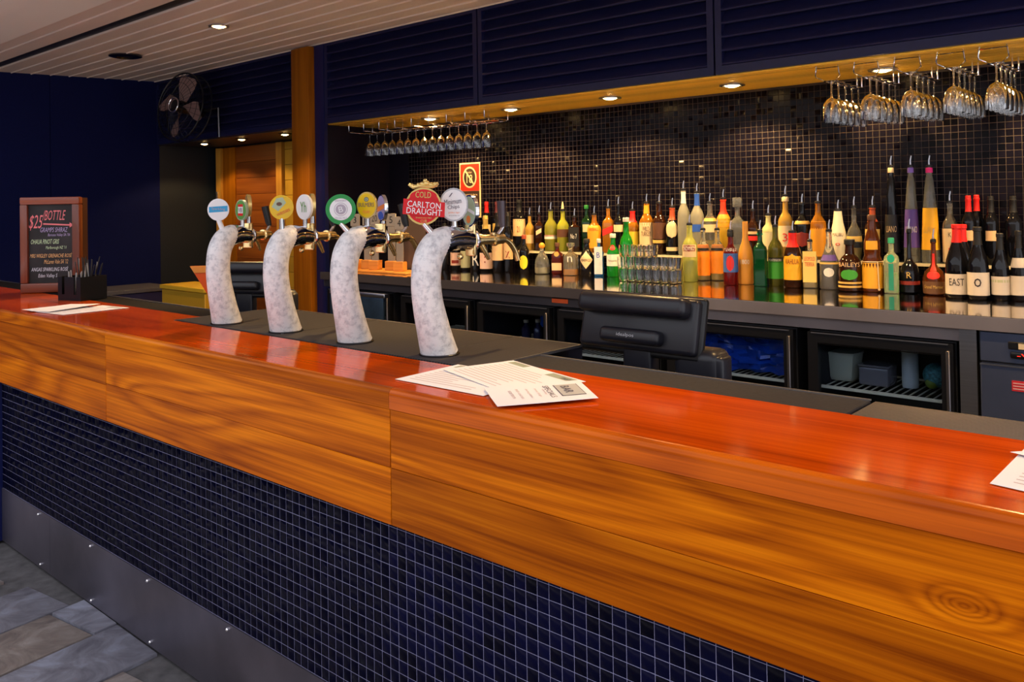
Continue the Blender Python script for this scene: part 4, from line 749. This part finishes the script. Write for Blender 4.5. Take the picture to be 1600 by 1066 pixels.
# 3: green ring
font(-2.239, .327, 7, 'third white horn beer font from the left, with a green ringed badge', [
    dict(y=-0.029, z=.436, x=-0.028, ang=54, a=.049, b=.050, rim='badge_green', face='badge_green', prints=[(ellipse(.036, .036), 'badge_white'), (ellipse(.022, .022), 'badge_grey'), (ellipse(.020, .020), 'badge_white'), (ellipse(.017, .017), 'badge_grey')], texts=[('B', .014, .018, 0, 0, 'badge_white', 10), ('BREWERY', .036, .0065, 0, .0285, 'badge_grey', 0), ('SPECIAL PALE', .040, .0065, 0, -.0285, 'badge_grey', 0)]),
    dict(y=0.066, z=.448, x=0, ang=32, a=.035, b=.045, rim='badge_gold', face='badge_yellow', prints=[(ellipse(.008, .008, 16, (0, .020)), 'ink'), (ellipse(.006, .006, 16, (0, .020)), 'badge_pale')], texts=[('BULMERS', .054, .014, 0, .002, 'ink', 0), ('B', .005, .007, 0, .020, 'ink', 0), ('PEAR', .024, .010, 0, -.022, 'badge_orange', 0)]),
    dict(y=0.142, z=.438, x=0, ang=-12, a=.028, b=.046, rim='chrome', face='badge_violet', prints=[(rect(.05, .016, 0, 0, .006), 'badge_orange'), (ellipse(.018, .014, 16, (0, -.026)), 'badge_blue')])])
# 4: red banner
f4 = font(-1.844, .333, -6, 'rightmost and nearest white horn beer font with a red banner badge', [
    dict(y=-0.036, z=.442, x=-0.020, ang=46, a=.054, b=.056, rim='badge_gold', face='badge_red', prints=[(ellipse(.040, .018, 20, (0, .030)), 'badge_red')], texts=[('COLD', .046, .018, 0, .034, 'badge_gold', -3), ('CUB', .018, .008, 0, -.044, 'badge_gold', 0), ('brewed since 1864', .046, .005, 0, -.034, 'badge_gold', -3)]),
    dict(y=0.064, z=.445, x=0, ang=38, a=.044, b=.051, rim='steel', face='badge_white', texts=[('Minimum', .052, .016, -.002, .010, 'ink', 6), ('Chips', .036, .015, 0, -.008, 'ink', 6), ('golden lager', .036, .006, .002, -.024, 'badge_orange', 0), ('brewing co', .032, .004, .002, -.033, 'ink', 0), ('/', .012, .012, -.008, .030, 'ink', 0)]),
    dict(y=0.13, z=.425, x=0, ang=-8, a=.036, b=.050, rim='chrome', face='badge_pale', prints=[(rect(.06, .010, 0, .004, -.012), 'badge_white'), (ellipse(.010, .012, 14, (0, -.026)), 'badge_orange')])], handle=pmat('handle_grey', (.09, .07, .08), .3, metal=.5))
mx4 = Matrix.Translation((-0.020, -0.036, .442)) @ Matrix.Rotation(math.radians(52), 4, 'Z')
bn = MB().prism([(-.062, -.022), (.062, -.034), (.064, .010), (-.058, .024)], -.017, -.0105, mx4).build('badge_banner', 'badge_red', f4)
text('lettering', 'CARLTON', .098, .018, 'badge_white', bn, mx4 @ Matrix.Translation((.002, -.0185, .004)) @ Matrix.Rotation(math.radians(6), 4, 'Y')); text('lettering', 'DRAUGHT', .104, .018, 'badge_white', bn, mx4 @ Matrix.Translation((.002, -.0185, -.016)) @ Matrix.Rotation(math.radians(6), 4, 'Y'))
cr_ = MB()
for a_, b_, c_ in ((-.034, .062, .008), (-.024, .060, .007), (-.014, .064, .007), (-.002, .066, .009), (.010, .068, .010), (.006, .076, .007), (.022, .064, .009), (.034, .066, .007), (.038, .060, .005)): cr_.lathe([(c_*math.sin(math.pi*i/6)+1e-5, -c_*.8*math.cos(math.pi*i/6)) for i in range(7)], 10, (a_, 0, b_), mx4)
cr_.tube([mx4 @ Vector(p) for p in ((-.042, 0, .066), (-.03, -.004, .056), (-.01, -.006, .060), (.01, -.006, .058), (.03, -.004, .058), (.044, 0, .068))], .005, 8); cr_.build('badge_crest', 'badge_gold', f4, label='gilded crest of two small horses')
# ---------------------------------------------------------------- hanging glasses
def glass_mesh(h, rb, rf):
    o = [(rf, 0), (rf, .0015), (rf*.35, .004), (.0044, .010), (.0038, h*.36), (.007, h*.41), (rb*.55, h*.46), (rb*.84, h*.56), (rb*.97, h*.70), (rb, h*.82), (rb*.97, h)]
    i_ = [(rb*.945, h), (rb*.975, h*.82), (rb*.94, h*.70), (rb*.80, h*.57), (rb*.50, h*.478), (.0015, h*.44)]
    return MB().lathe([(r_, -z_) for r_, z_ in o+i_], 20, caps=True).mesh('wine_glass')
pmat('wine_glass', (1, 1, 1), .01, trans=1, ior=1.45)
def rail(pts, parent, name='rack_wire', r=.003): return MB().tube(pts, r, 8).build(name, 'chrome', parent)
g1 = glass_mesh(.168, .034, .030); g1.materials.append(M('wine_glass'))
rk = thing('glass_rack', 'long chrome wire rack under the soffit holding the row of fifteen wine glasses', 'glass rack', (-4.44, 2.68, 2.10))
xs1 = [-5.05+.0868*k for k in range(15)]
for yy in (-.02, .02, .10): rail([(-.72, yy, .021), (.70, yy, .021)], rk)
for k in range(9):
    x_ = -.71+.176*k; rail([(x_, -.12, .083), (x_, -.12, .028), (x_, .11, .026)], rk); rail([(x_, -.12, .028), (x_+.05, -.12, .028)], rk)
    rail([(x_, .11, .026), (x_, .11, .083)], rk)
gn = ['first', 'second', 'third', 'fourth', 'fifth', 'sixth', 'seventh', 'eighth', 'ninth', 'tenth', 'eleventh', 'twelfth', 'thirteenth', 'fourteenth', 'last']
for k, x_ in enumerate(xs1):
    o = bpy.data.objects.new('wine_glass', g1); COL.objects.link(o); o.location = (x_, 2.68, 2.1175+.0); tag(o, 'upside-down wine glass, %s from the left in the row of fifteen' % gn[k], 'wine glass', 'small wine glasses in the long rack')
g2 = glass_mesh(.192, .044, .034); g2.materials.append(M('wine_glass'))
rn = ['leftmost', 'second', 'middle', 'fourth', 'rightmost']; dn = ['front', 'second', 'third', 'fourth', 'rearmost']
for k, x_ in enumerate((-1.487, -1.312, -1.138, -.966, -.805)):
    t = thing('glass_rack', 'chrome wire glass channel hung from the soffit, %s of the five at right' % rn[k], 'glass rack', (x_, 2.68, 2.10), group='glass channels at right')
    for s_ in (-1, 1): rail([(s_*.05, -.20, .084), (s_*.055, -.20, .045), (s_*.055, -.19, .035), (s_*.012, -.15, .012), (s_*.012, .22, .012), (s_*.012, .22, .084)], t, r=.0032)
    rail([(-.055, -.20, .075), (.055, -.20, .075)], t, 'rack_handle', .0035)
    for j in range(5):
        o = bpy.data.objects.new('wine_glass', g2); COL.objects.link(o); o.location = (x_, 2.53+.089*j, 2.1175); tag(o, 'upside-down large wine glass, %s in the %s channel at right' % (dn[j], rn[k]), 'wine glass', 'large wine glasses in the right channels')
# ---------------------------------------------------------------- tumblers on the counter
tm = MB().lathe([(.019, 0), (.022, .003), (.0255, .035), (.0262, .066), (.0240, .066), (.0228, .035), (.018, .008), (.001, .007)], 16, caps=True).mesh('tumbler'); tm.materials.append(M('wine_glass'))
for tier in range(3):
    nx = (7, 7, 4)[tier]; x0 = (-2.672, -2.680, -2.668)[tier]
    for j in range(2):
        for i in range(nx):
            o = bpy.data.objects.new('tumbler', tm); COL.objects.link(o); o.location = (x0+.0535*i, 2.535+.054*j, ZCN+.0005+.0665*tier)
            tag(o, 'small clear tumbler in the stack, %s tier, %s row, number %s from the left' % (('bottom', 'middle', 'top')[tier], ('front', 'back')[j], ('one', 'two', 'three', 'four', 'five', 'six', 'seven')[i]), 'tumbler', 'stacked tumblers on the back counter')
# ---------------------------------------------------------------- sign, table numbers
sg = thing('liquor_sign', 'red and brown age-restriction sign with a crossed 18 on the tiled wall', 'sign', (-4.325, YW-.0085, 1.675))
MB().box(-.105, .105, -.006, 0, -.20, .20).build('sign_board', 'lab_cream', sg); MB().box(-.095, .095, -.0075, -.006, -.005, .19).build('red_field', pmat('sign_red', (.66, .025, .008), .45), sg); MB().box(-.095, .095, -.0075, -.006, -.19, -.007).build('brown_field', pmat('sign_brown', (.035, .018, .010), .5), sg)
TR = Matrix.Translation
MB().prism(ellipse(.070, .078), -.0085, -.0075, TR((0, 0, .093))).build('ring', 'lab_cream', sg); MB().prism(ellipse(.058, .066), -.0093, -.0085, TR((0, 0, .093))).build('disc', 'sign_brown', sg)
text('lettering', '18', .060, .062, 'lab_cream', sg, TR((0, -.0098, .082))); text('lettering', 'under', .050, .016, 'lab_cream', sg, TR((0, -.0098, .130))); MB().prism(rect(.012, .13), -.0110, -.0100, TR((0, 0, .093)) @ Matrix.Rotation(math.radians(-40), 4, 'Y')).build('slash', 'lab_cream', sg)
for i, s_ in enumerate(('It is against the law to', 'sell or supply alcohol', 'to anyone under 18')): text('lettering', s_, .15, .018, 'lab_cream', sg, TR((0, -.0082, -.035-.038*i)))
bd = thing('wooden_board', 'thin tan timber board lying under the table number blocks', 'board', (-4.40, 2.25, ZCN)); MB().rbox(-.34, .34, -.10, .10, .0005, .012, .002, 1).build('board', 'block_wood', bd)
pmat('number_plate', (.30, .27, .25), .4, metal=.4)
for i, (x_, s_, zz) in enumerate(((-4.665, '3', .30), (-4.56, '12', .29), (-4.455, '20', .31), (-4.31, '5', .30), (-4.205, '4', .28))):
    t = thing('table_number', 'grey table number stand on a wooden block, %s of five' % ('leftmost', 'second from the left', 'middle', 'second from the right', 'rightmost')[i], 'table number', (x_, 2.23+.02*(i % 2), ZCN+.0125), math.radians(22), group='table number stands')
    MB().rbox(-.036, .036, -.03, .03, 0, .062, .002, 1).build('block', 'block_wood', t); MB().box(-.026, .026, -.003, .003, .06, zz).build('stem_plate', 'number_plate', t); MB().rbox(-.036, .036, -.005, .005, zz-.01, zz+.075, .002, 1).build('number_plate', 'number_plate', t)
    text('lettering', s_, .042 if len(s_) > 1 else .024, .045, 'black', t, TR((0, -.0058, zz+.034)))
t = thing('menu_holder', 'tilted brown card holder behind the table numbers', 'menu holder', (-4.235, 2.36, ZCN), math.radians(20)); MB().rbox(-.07, .07, -.02, .02, 0, .02, .003, 1).build('foot', 'black', t); MB().box(-.075, .075, -.004, .004, 0, .46, Matrix.Translation((0, 0, .018)) @ Matrix.Rotation(math.radians(7), 4, 'Y')).build('card', pmat('card_brown', (.085, .055, .045), .5), t)
# ---------------------------------------------------------------- chalkboard and straw caddy
cb = thing('chalkboard', 'small framed chalkboard offering wine at $25 a bottle', 'chalkboard', (-5.01, .405, 1.1215), math.radians(46))
W_, H_ = .315, .525; fw = .040
for a, b, c, d in ((-W_/2, W_/2, H_-fw, H_), (-W_/2, W_/2, 0, fw+.012)): MB().rbox(a, b, -.03, .022, c, d, .006, 2).build('frame_rail', 'frame_wood', cb)
for a, b in ((-W_/2, -W_/2+fw), (W_/2-fw, W_/2)):
    o = MB().rbox(0, H_-2*fw-.012, -.03, .022, -fw/2, fw/2, .006, 2).build('frame_stile', 'frame_wood', cb); o.rotation_euler = (0, -math.pi/2, 0); o.location = ((a+b)/2, 0, fw+.012)
MB().box(W_/2-.012, W_/2-.001, .022, .085, .002, H_-.004).box(-W_/2+.001, -W_/2+.012, .022, .085, .002, H_-.004).box(-W_/2+.012, W_/2-.012, .06, .085, .002, H_-.004).build('back_box', pmat('frame_dark', (.06, .016, .010), .5), cb)
MB().box(-W_/2+fw-.004, W_/2-fw+.004, -.012, -.004, fw+.006, H_-fw+.004).build('slate', pmat('chalk_slate', (.022, .020, .022), .7, var=.5, vscale=8), cb)
for n_, c in (('chalk_pink', (.85, .22, .24)), ('chalk_lilac', (.45, .36, .62)), ('chalk_green', (.60, .78, .48)), ('chalk_orange', (.85, .48, .20)), ('chalk_white', (.75, .75, .85))): pmat(n_, c, .9)
for s_, w_, h_, x_, z_, c in (('$25', .075, .085, -.088, .385, 'chalk_pink'), ('/BOTTLE', .130, .055, .020, .425, 'chalk_pink'), ('GRAMPS SHIRAZ', .160, .026, .018, .345, 'chalk_lilac'), ('Barossa Valley SA \'06', .130, .020, .048, .315, 'chalk_lilac'), ('OHAUA PINOT GRIS', .165, .026, -.035, .280, 'chalk_green'), ('Marlborough NZ \'11', .120, .022, .03, .245, 'chalk_green'),
                          ('MRS WIGLEY GRENACHE ROSÉ', .245, .026, 0, .205, 'chalk_orange'), ('McLaren Vale SA \'12', .140, .024, .03, .170, 'chalk_orange'), ('ANGAS SPARKLING ROSÉ', .215, .026, -.008, .130, 'chalk_white'), ('Eden Valley S', .110, .026, -.02, .090, 'chalk_white')):
    text('chalk_lettering', s_, w_*.9, h_, c, cb, TR((x_*.9, -.0128, z_)), shear=.15)
MB().prism([(-.04, .382), (.10, .374), (.10, .384), (.122, .370), (.10, .356), (.10, .366), (-.04, .374)], -.0132, -.0122).build('chalk_arrow', 'chalk_pink', cb)
ca_ = math.radians(15)
cx0 = Vector((-4.384, .307, 1.1205)); d1 = Vector((-math.cos(ca_), -math.sin(ca_), 0)); d2 = Vector((-math.sin(ca_), math.cos(ca_), 0))
cc = cx0+d1*.085+d2*.075
cy = thing('straw_caddy', 'black plastic bar caddy packed with straws and napkins beside the chalkboard', 'caddy', cc, ca_)
b = MB(); t_ = .004
b.box(-.085, .085, -.075, .075, 0, t_).box(-.085, -.085+t_, -.075, .075, t_, .118).box(.085-t_, .085, -.075, .075, t_, .118).box(-.085+t_, .085-t_, .075-t_, .075, t_, .118).box(-.085+t_, -.055, -.075, -.075+t_, t_, .118).box(-.035, .035, -.075, -.075+t_, t_, .118).box(.055, .085-t_, -.075, -.075+t_, t_, .118).box(-.055, -.035, -.075, -.075+t_, t_, .03).box(.035, .055, -.075, -.075+t_, t_, .03).box(-.081, .081, -.004, 0, t_, .11)
b.build('caddy_body', 'black', cy)
pmat('straw_black', (.02, .02, .022), .3); pmat('straw_pale', (.30, .29, .30), .4)
rs = random.Random(8)
for i in range(26):
    a = rs.uniform(-.07, .07); q = rs.uniform(.008, .065); lx, ly = rs.uniform(-.05, .06), rs.uniform(-.02, .03); h_ = rs.uniform(.17, .215)
    f_ = .118/h_; a *= .75; lx = max(min(lx, (.074-a)/f_), (-.074-a)/f_); ly = max(min(ly, (.067-q)/f_), (.006-q)/f_)
    s_ = MB().tube([(a, q, .006), (a+lx, q+ly, h_)], .0026, 6).build('drinking_straw', 'straw_pale' if i % 4 == 0 else 'straw_black'); s_.location = cc; s_.rotation_euler = (0, 0, ca_)
    tag(s_, 'thin dark drinking straw fanned out in the black bar caddy' if i % 4 else 'thin pale grey drinking straw fanned out in the black bar caddy', 'straw', 'dark straws in the caddy' if i % 4 else 'pale straws in the caddy')
for i in range(8):
    a = -.06+.017*i; s_ = MB().tube([(a, -.035, .006), (a+rs.uniform(-.01, .01), -.035+rs.uniform(-.012, .012), .142+rs.uniform(-.008, .012))], .0034, 6).build('stirrer', 'straw_pale'); s_.location = cc; s_.rotation_euler = (0, 0, ca_)
    tag(s_, 'short pale stirrer standing in the front half of the bar caddy', 'stirrer', 'short stirrers in the caddy')
# ---------------------------------------------------------------- menus lying on the bar
def sheet(name, corners, label, z=1.1212, curl=0, seed=0, cat='menu', group=None):
    """thin paper sheet; corners p00,p10,p11,p01 in world x,y; returns the thing and a mapper for print"""
    C_ = [Vector((*c, 0)) for c in corners]; c0 = sum(C_, Vector())/4; t = thing(name, label, cat, (c0.x, c0.y, z), group=group); n = 12; rr = random.Random(seed); ph = rr.uniform(0, 6)
    def at(u_, v_, dz=0):
        p = C_[0]*(1-u_)*(1-v_)+C_[1]*u_*(1-v_)+C_[2]*u_*v_+C_[3]*(1-u_)*v_-c0
        return Vector((p.x, p.y, .0005+dz+abs(curl)*(.5+.5*math.sin(ph+3*u_+2.2*v_))+abs(curl)*1.2*max(0, u_-.6)*max(0, v_-.5)))
    V = [at(i/n, j/n, d) for d in (.0006, 0) for j in range(n+1) for i in range(n+1)]; k = (n+1)**2
    F = [(j*(n+1)+i, j*(n+1)+i+1, (j+1)*(n+1)+i+1, (j+1)*(n+1)+i) for j in range(n) for i in range(n)]; F += [tuple(q+k for q in f[::-1]) for f in F]
    for i in range(n):
        for a, b in ((i, i+1), ((n)*(n+1)+i+1, n*(n+1)+i), ((i+1)*(n+1), i*(n+1)), (i*(n+1)+n, (i+1)*(n+1)+n)): F.append((b, a, a+k, b+k))
    MB().add(V, F, True).build('paper', 'paper', t); return t, at
def pr(t, at, u0, u1, v0, v1, mat, name='print_block', n=6, dz=.0010):
    V = [at(u0+(u1-u0)*i/n, v0+(v1-v0)*j/n, dz) for j in range(n+1) for i in range(n+1)]
    MB().add(V, [(j*(n+1)+i, j*(n+1)+i+1, (j+1)*(n+1)+i+1, (j+1)*(n+1)+i) for j in range(n) for i in range(n)]).build(name, mat, t)
def ptext(t, at, s_, u0, u1, v0, v1, mat, rot=0):
    o = text('lettering', s_, 1, 1, mat, t)
    for v in o.data.vertices:
        a, b = v.co.x+.5, v.co.z+.5
        if rot == 1: a, b = b, 1-a
        if rot == -1: a, b = 1-b, a
        v.co = at(u0+(u1-u0)*a, v0+(v1-v0)*b, .0014)
rr = random.Random(2)
tA, A = sheet('menu_sheet', [(-1.672, .012), (-1.36, .012), (-1.37, .245), (-1.683, .25)], 'white printed menu sheet, lowest and leftmost of the three near the drip tray', seed=1, group='menus on the bar')
for k in range(9): pr(tA, A, .08, .6+rr.uniform(-.15, .2), .12+.075*k, .135+.075*k, 'ink_pale', 'print_line')
pr(tA, A, .06, .26, .84, .97, 'stamp_green')
tB, B_ = sheet('menu_sheet', [(-1.655, .165), (-1.325, .055), (-1.258, .272), (-1.592, .380)], 'white printed menu sheet with two grey-green boxes, middle of the three near the drip tray', z=1.1230, curl=.001, seed=3, group='menus on the bar')
for k in range(11): pr(tB, B_, .08, .8+rr.uniform(-.25, .08), .08+.07*k, .092+.07*k, 'ink_pale', 'print_line')
pr(tB, B_, .06, .30, .86, .97, 'stamp_green'); pr(tB, B_, .62, .95, .84, .97, 'stamp_green'); ptext(tB, B_, 'menu', .80, .93, .86, .92, 'ink')
tC, C2 = sheet('menu_card', [(-1.250, -.060), (-1.122, .136), (-1.272, .262), (-1.402, .058)], 'small white menu card with a boxed logo, on top near the drip tray', z=1.1262, curl=.0012, seed=5, group='menus on the bar')
pr(tC, C2, .68, .93, .22, .80, 'ink', 'logo_frame'); pr(tC, C2, .69, .92, .235, .785, 'stamp_grey', 'logo_box', dz=.0016)
o = C2
def C3(u_, v_, dz=0): return C2(u_, v_, dz+.0010)
ptext(tC, C3, 'BAR', .74, .83, .34, .70, 'ink', 1)
for k, (u0, l) in enumerate(((.20, .40), (.28, .5), (.37, .45), (.46, .42))): ptext(tC, C2, ('starters', 'main courses', 'sharing plates', 'sweet things')[k], u0, u0+.035, .5-l/2, .5+l/2, 'ink_pale', 1)
ptext(tC, C2, 'SPECIALS', .57, .63, .2, .8, 'ink', 1); ptext(tC, C2, 'daily', .535, .56, .35, .65, 'ink_pale', 1)
tD, D_ = sheet('menu_sheet', [(-4.085, -.005), (-3.86, .030), (-3.868, .318), (-4.09, .29)], 'white printed menu sheet, lower of the two near the chalkboard', seed=7, curl=.0006, group='menus on the bar')
for k in range(8): pr(tD, D_, .1, .8+rr.uniform(-.2, .1), .1+.09*k, .115+.09*k, 'ink_pale', 'print_line')
pr(tD, D_, .45, .92, .86, .96, 'stamp_grey')
tE, E_ = sheet('menu_sheet', [(-4.17, -.03), (-3.99, .02), (-4.06, .27), (-4.25, .21)], 'plain white sheet with a lifted edge, upper of the two near the chalkboard', z=1.1245, seed=9, curl=.006, group='menus on the bar')
tG, G_ = sheet('menu_sheet', [(-.322, .055), (-.10, .02), (-.08, .31), (-.318, .345)], 'white printed menu sheet lying flat at the right end of the bar', seed=11, group='menus on the bar')
for k in range(10): pr(tG, G_, .12, .85, .10+.065*k, .112+.065*k, 'ink_pale', 'print_line')
tH, H2 = sheet('menu_sheet', [(-.330, .24), (-.10, .16), (-.02, .42), (-.24, .345)], 'second white sheet lapping over the printed menu at the right end of the bar', z=1.1238, seed=13, curl=.002, group='menus on the bar')
# ---------------------------------------------------------------- tills
sb = thing('service_bench', 'dark steel work bench behind the bar carrying the till', 'bench', (-.3, .80, 0)); MB().box(-1.45, 1.4, -.06, .16, .86, .90).build('bench_top', 'steel_dark', sb); MB().box(-1.4, 1.35, -.03, .14, .0, .86).build('bench_base', 'black_soft', sb)
def till(loc, rz, label, logo=True):
    t = thing('till_screen', label, 'till', loc, rz, group='point of sale tills')
    MX = Matrix.Translation((0, 0, .375)) @ Matrix.Rotation(math.radians(-14), 4, 'X')
    MB().rbox(-.205, .205, -.022, .022, -.165, .0, .014, 3, MX).build('screen_housing', 'pos_black', t)
    MB().rbox(-.195, .185, -.075, .0, -.062, .0, .022, 4, MX).build('top_ridge', 'pos_black', t)
    MB().rbox(-.215, .215, .006, .034, -.18, .008, .010, 3, MX).build('bezel', 'black', t)
    MB().box(-.19, .19, .0341, .0350, -.165, -.012, MX).build('display', 'black', t)
    lp = MB().rbox(-.105, .105, -.062, -.0, -.148, -.103, .016, 4, MX).build('logo_ridge', 'pos_black', t)
    if logo: text('lettering', 'idealpos', .062, .013, pmat('logo_silver', (.5, .5, .55), .4), lp, MX @ TR((-.005, -.0632, -.126)))
    MB().rbox(-.05, .05, -.045, .02, .02, .26, .016, 3).build('neck', 'pos_black', t); MB().rbox(-.12, .12, -.058, .10, 0, .022, .006, 2).build('foot', 'black', t)
    MB().rbox(.12, .262, -.035, .075, .001, .235, .03, 4).build('printer', 'pos_black', t); MB().rbox(.235, .275, -.02, .05, .06, .22, .014, 3).build('card_reader', 'pos_black', t)
    return t
till((-1.43, .80, .9005), 0, 'black till screen seen from behind in front of the fridges, lettered on its back')
sb2 = thing('service_bench', 'dark steel work bench behind the left beer fonts', 'bench', (-4.05, 1.02, 0)); MB().box(-.95, .55, -.15, .2, .86, .90).build('bench_top', 'steel_dark', sb2); MB().box(-.9, .5, -.1, .15, .0, .86).build('bench_base', 'black_soft', sb2)
till((-4.04, 1.02, .9005), math.radians(28), 'black till screen half hidden behind the two left beer fonts', False)
o = thing('tent_card', 'orange and red folded card standing behind the leftmost beer font', 'card', (-4.60, 1.15, .9005), math.radians(55)); MB().box(-.012, .012, -.01, .01, 0, .12).build('card_stem', 'black', o); MB().prism([(-.14, .335), (.14, .335), (.0, .09)], -.006, .006).build('card_front', pmat('card_orange', (.75, .10, .012), .5), o); MB().prism([(-.14, .335), (.14, .335), (.117, .295), (-.117, .295)], -.0085, -.006).build('card_band', pmat('card_tan', (.75, .30, .06), .5), o)
# low furniture seen over the left end of the bar
o = thing('low_cabinet', 'yellow low cabinet beyond the left end of the bar', 'cabinet', (-6.65, 2.15, 0)); MB().rbox(-.36, .36, -.15, .15, 0, .90, .006, 1).build('cabinet_body', pmat('yellow_paint', (.58, .33, .02), .45), o); MB().rbox(-.37, .37, -.165, .16, .90, .935, .004, 1).build('cabinet_top', pmat('yellow_top', (.75, .46, .03), .4), o)
o = thing('low_cabinet', 'long violet-blue low cabinet against the left wall', 'cabinet', (-7.66, 1.9, 0)); MB().rbox(-.26, .26, -.62, .42, 0, .84, .006, 1).build('cabinet_body', pmat('violet_paint', (.030, .028, .10), .45), o); MB().rbox(-.265, .275, -.63, .43, .84, .875, .004, 1).build('cabinet_top', pmat('grey_top', (.13, .12, .13), .4), o)
# ---------------------------------------------------------------- wall fan
fn = thing('wall_fan', 'black caged wall fan with tan blades hanging in the ceiling corner', 'fan', (-6.85, 2.10, 2.44))
FX = Matrix.Rotation(math.radians(10), 4, 'Z') @ Matrix.Rotation(math.radians(-8), 4, 'X')
def fp(r_, a, d): return FX @ Vector((r_*math.cos(a), d, r_*math.sin(a)))
cg = MB()
for r_, d, w_ in ((.292, 0, .007), (.292, .09, .006), (.20, -.045, .0022), (.12, -.058, .0022), (.25, -.028, .0022)): cg.tube([fp(r_, 2*math.pi*k/32, d) for k in range(33)], w_, 6)
for k in range(36):
    a = 2*math.pi*k/36; cg.tube([fp(.06, a, -.065), fp(.15, a, -.055), fp(.25, a, -.028), fp(.292, a, 0), fp(.292, a, .09), fp(.2, a, .12), fp(.07, a, .13)], .0016, 4)
cg.build('cage', 'black', fn)
MB().tube([fp(.062, 2*math.pi*k/20, -.066) for k in range(21)], .006, 6).build('badge_ring', 'chrome', fn)
MB().cyl(FX @ Vector((0, .0, 0)), FX @ Vector((0, .23, 0)), .055, .045, 18).build('motor', 'black', fn); MB().cyl(FX @ Vector((0, -.055, 0)), FX @ Vector((0, 0, 0)), .05, .05, 18).build('hub', 'black', fn)
for k in range(4):
    a = math.radians(72+90*k); V = []
    for i, (r_, w0, w1) in enumerate(((.05, -.20, .25), (.12, -.30, .42), (.19, -.34, .46), (.245, -.26, .40), (.265, -.10, .22))):
        for s_, q in ((0, w0), (1, w1)):
            for d in (0, .004): V.append(fp(r_, a+q, .035-.05*s_+d))
    F = []
    for i in range(4):
        o_ = i*4; F += [(o_, o_+2, o_+6, o_+4), (o_+1, o_+5, o_+7, o_+3), (o_, o_+4, o_+5, o_+1), (o_+2, o_+3, o_+7, o_+6)]
    F += [(0, 1, 3, 2), (16, 18, 19, 17)]
    MB().add(V, F, True).build('blade', pmat('blade_tan', (.24, .15, .14), .4), fn)
MB().tube([FX @ Vector((0, .2, 0)), (.10, .295, 0), (.10, .30, -.25)], .014, 8).build('bracket', 'steel_dark', fn)
# unseen wall added behind the camera to cut sky reflections in the tiles
MB().box(-14, 6, -5.9, -5.7, 0, 2.6).build('wall_skyblock', pmat('skyblock_grey', (.10, .09, .085), .8, var=.3, vscale=2), kind='structure')
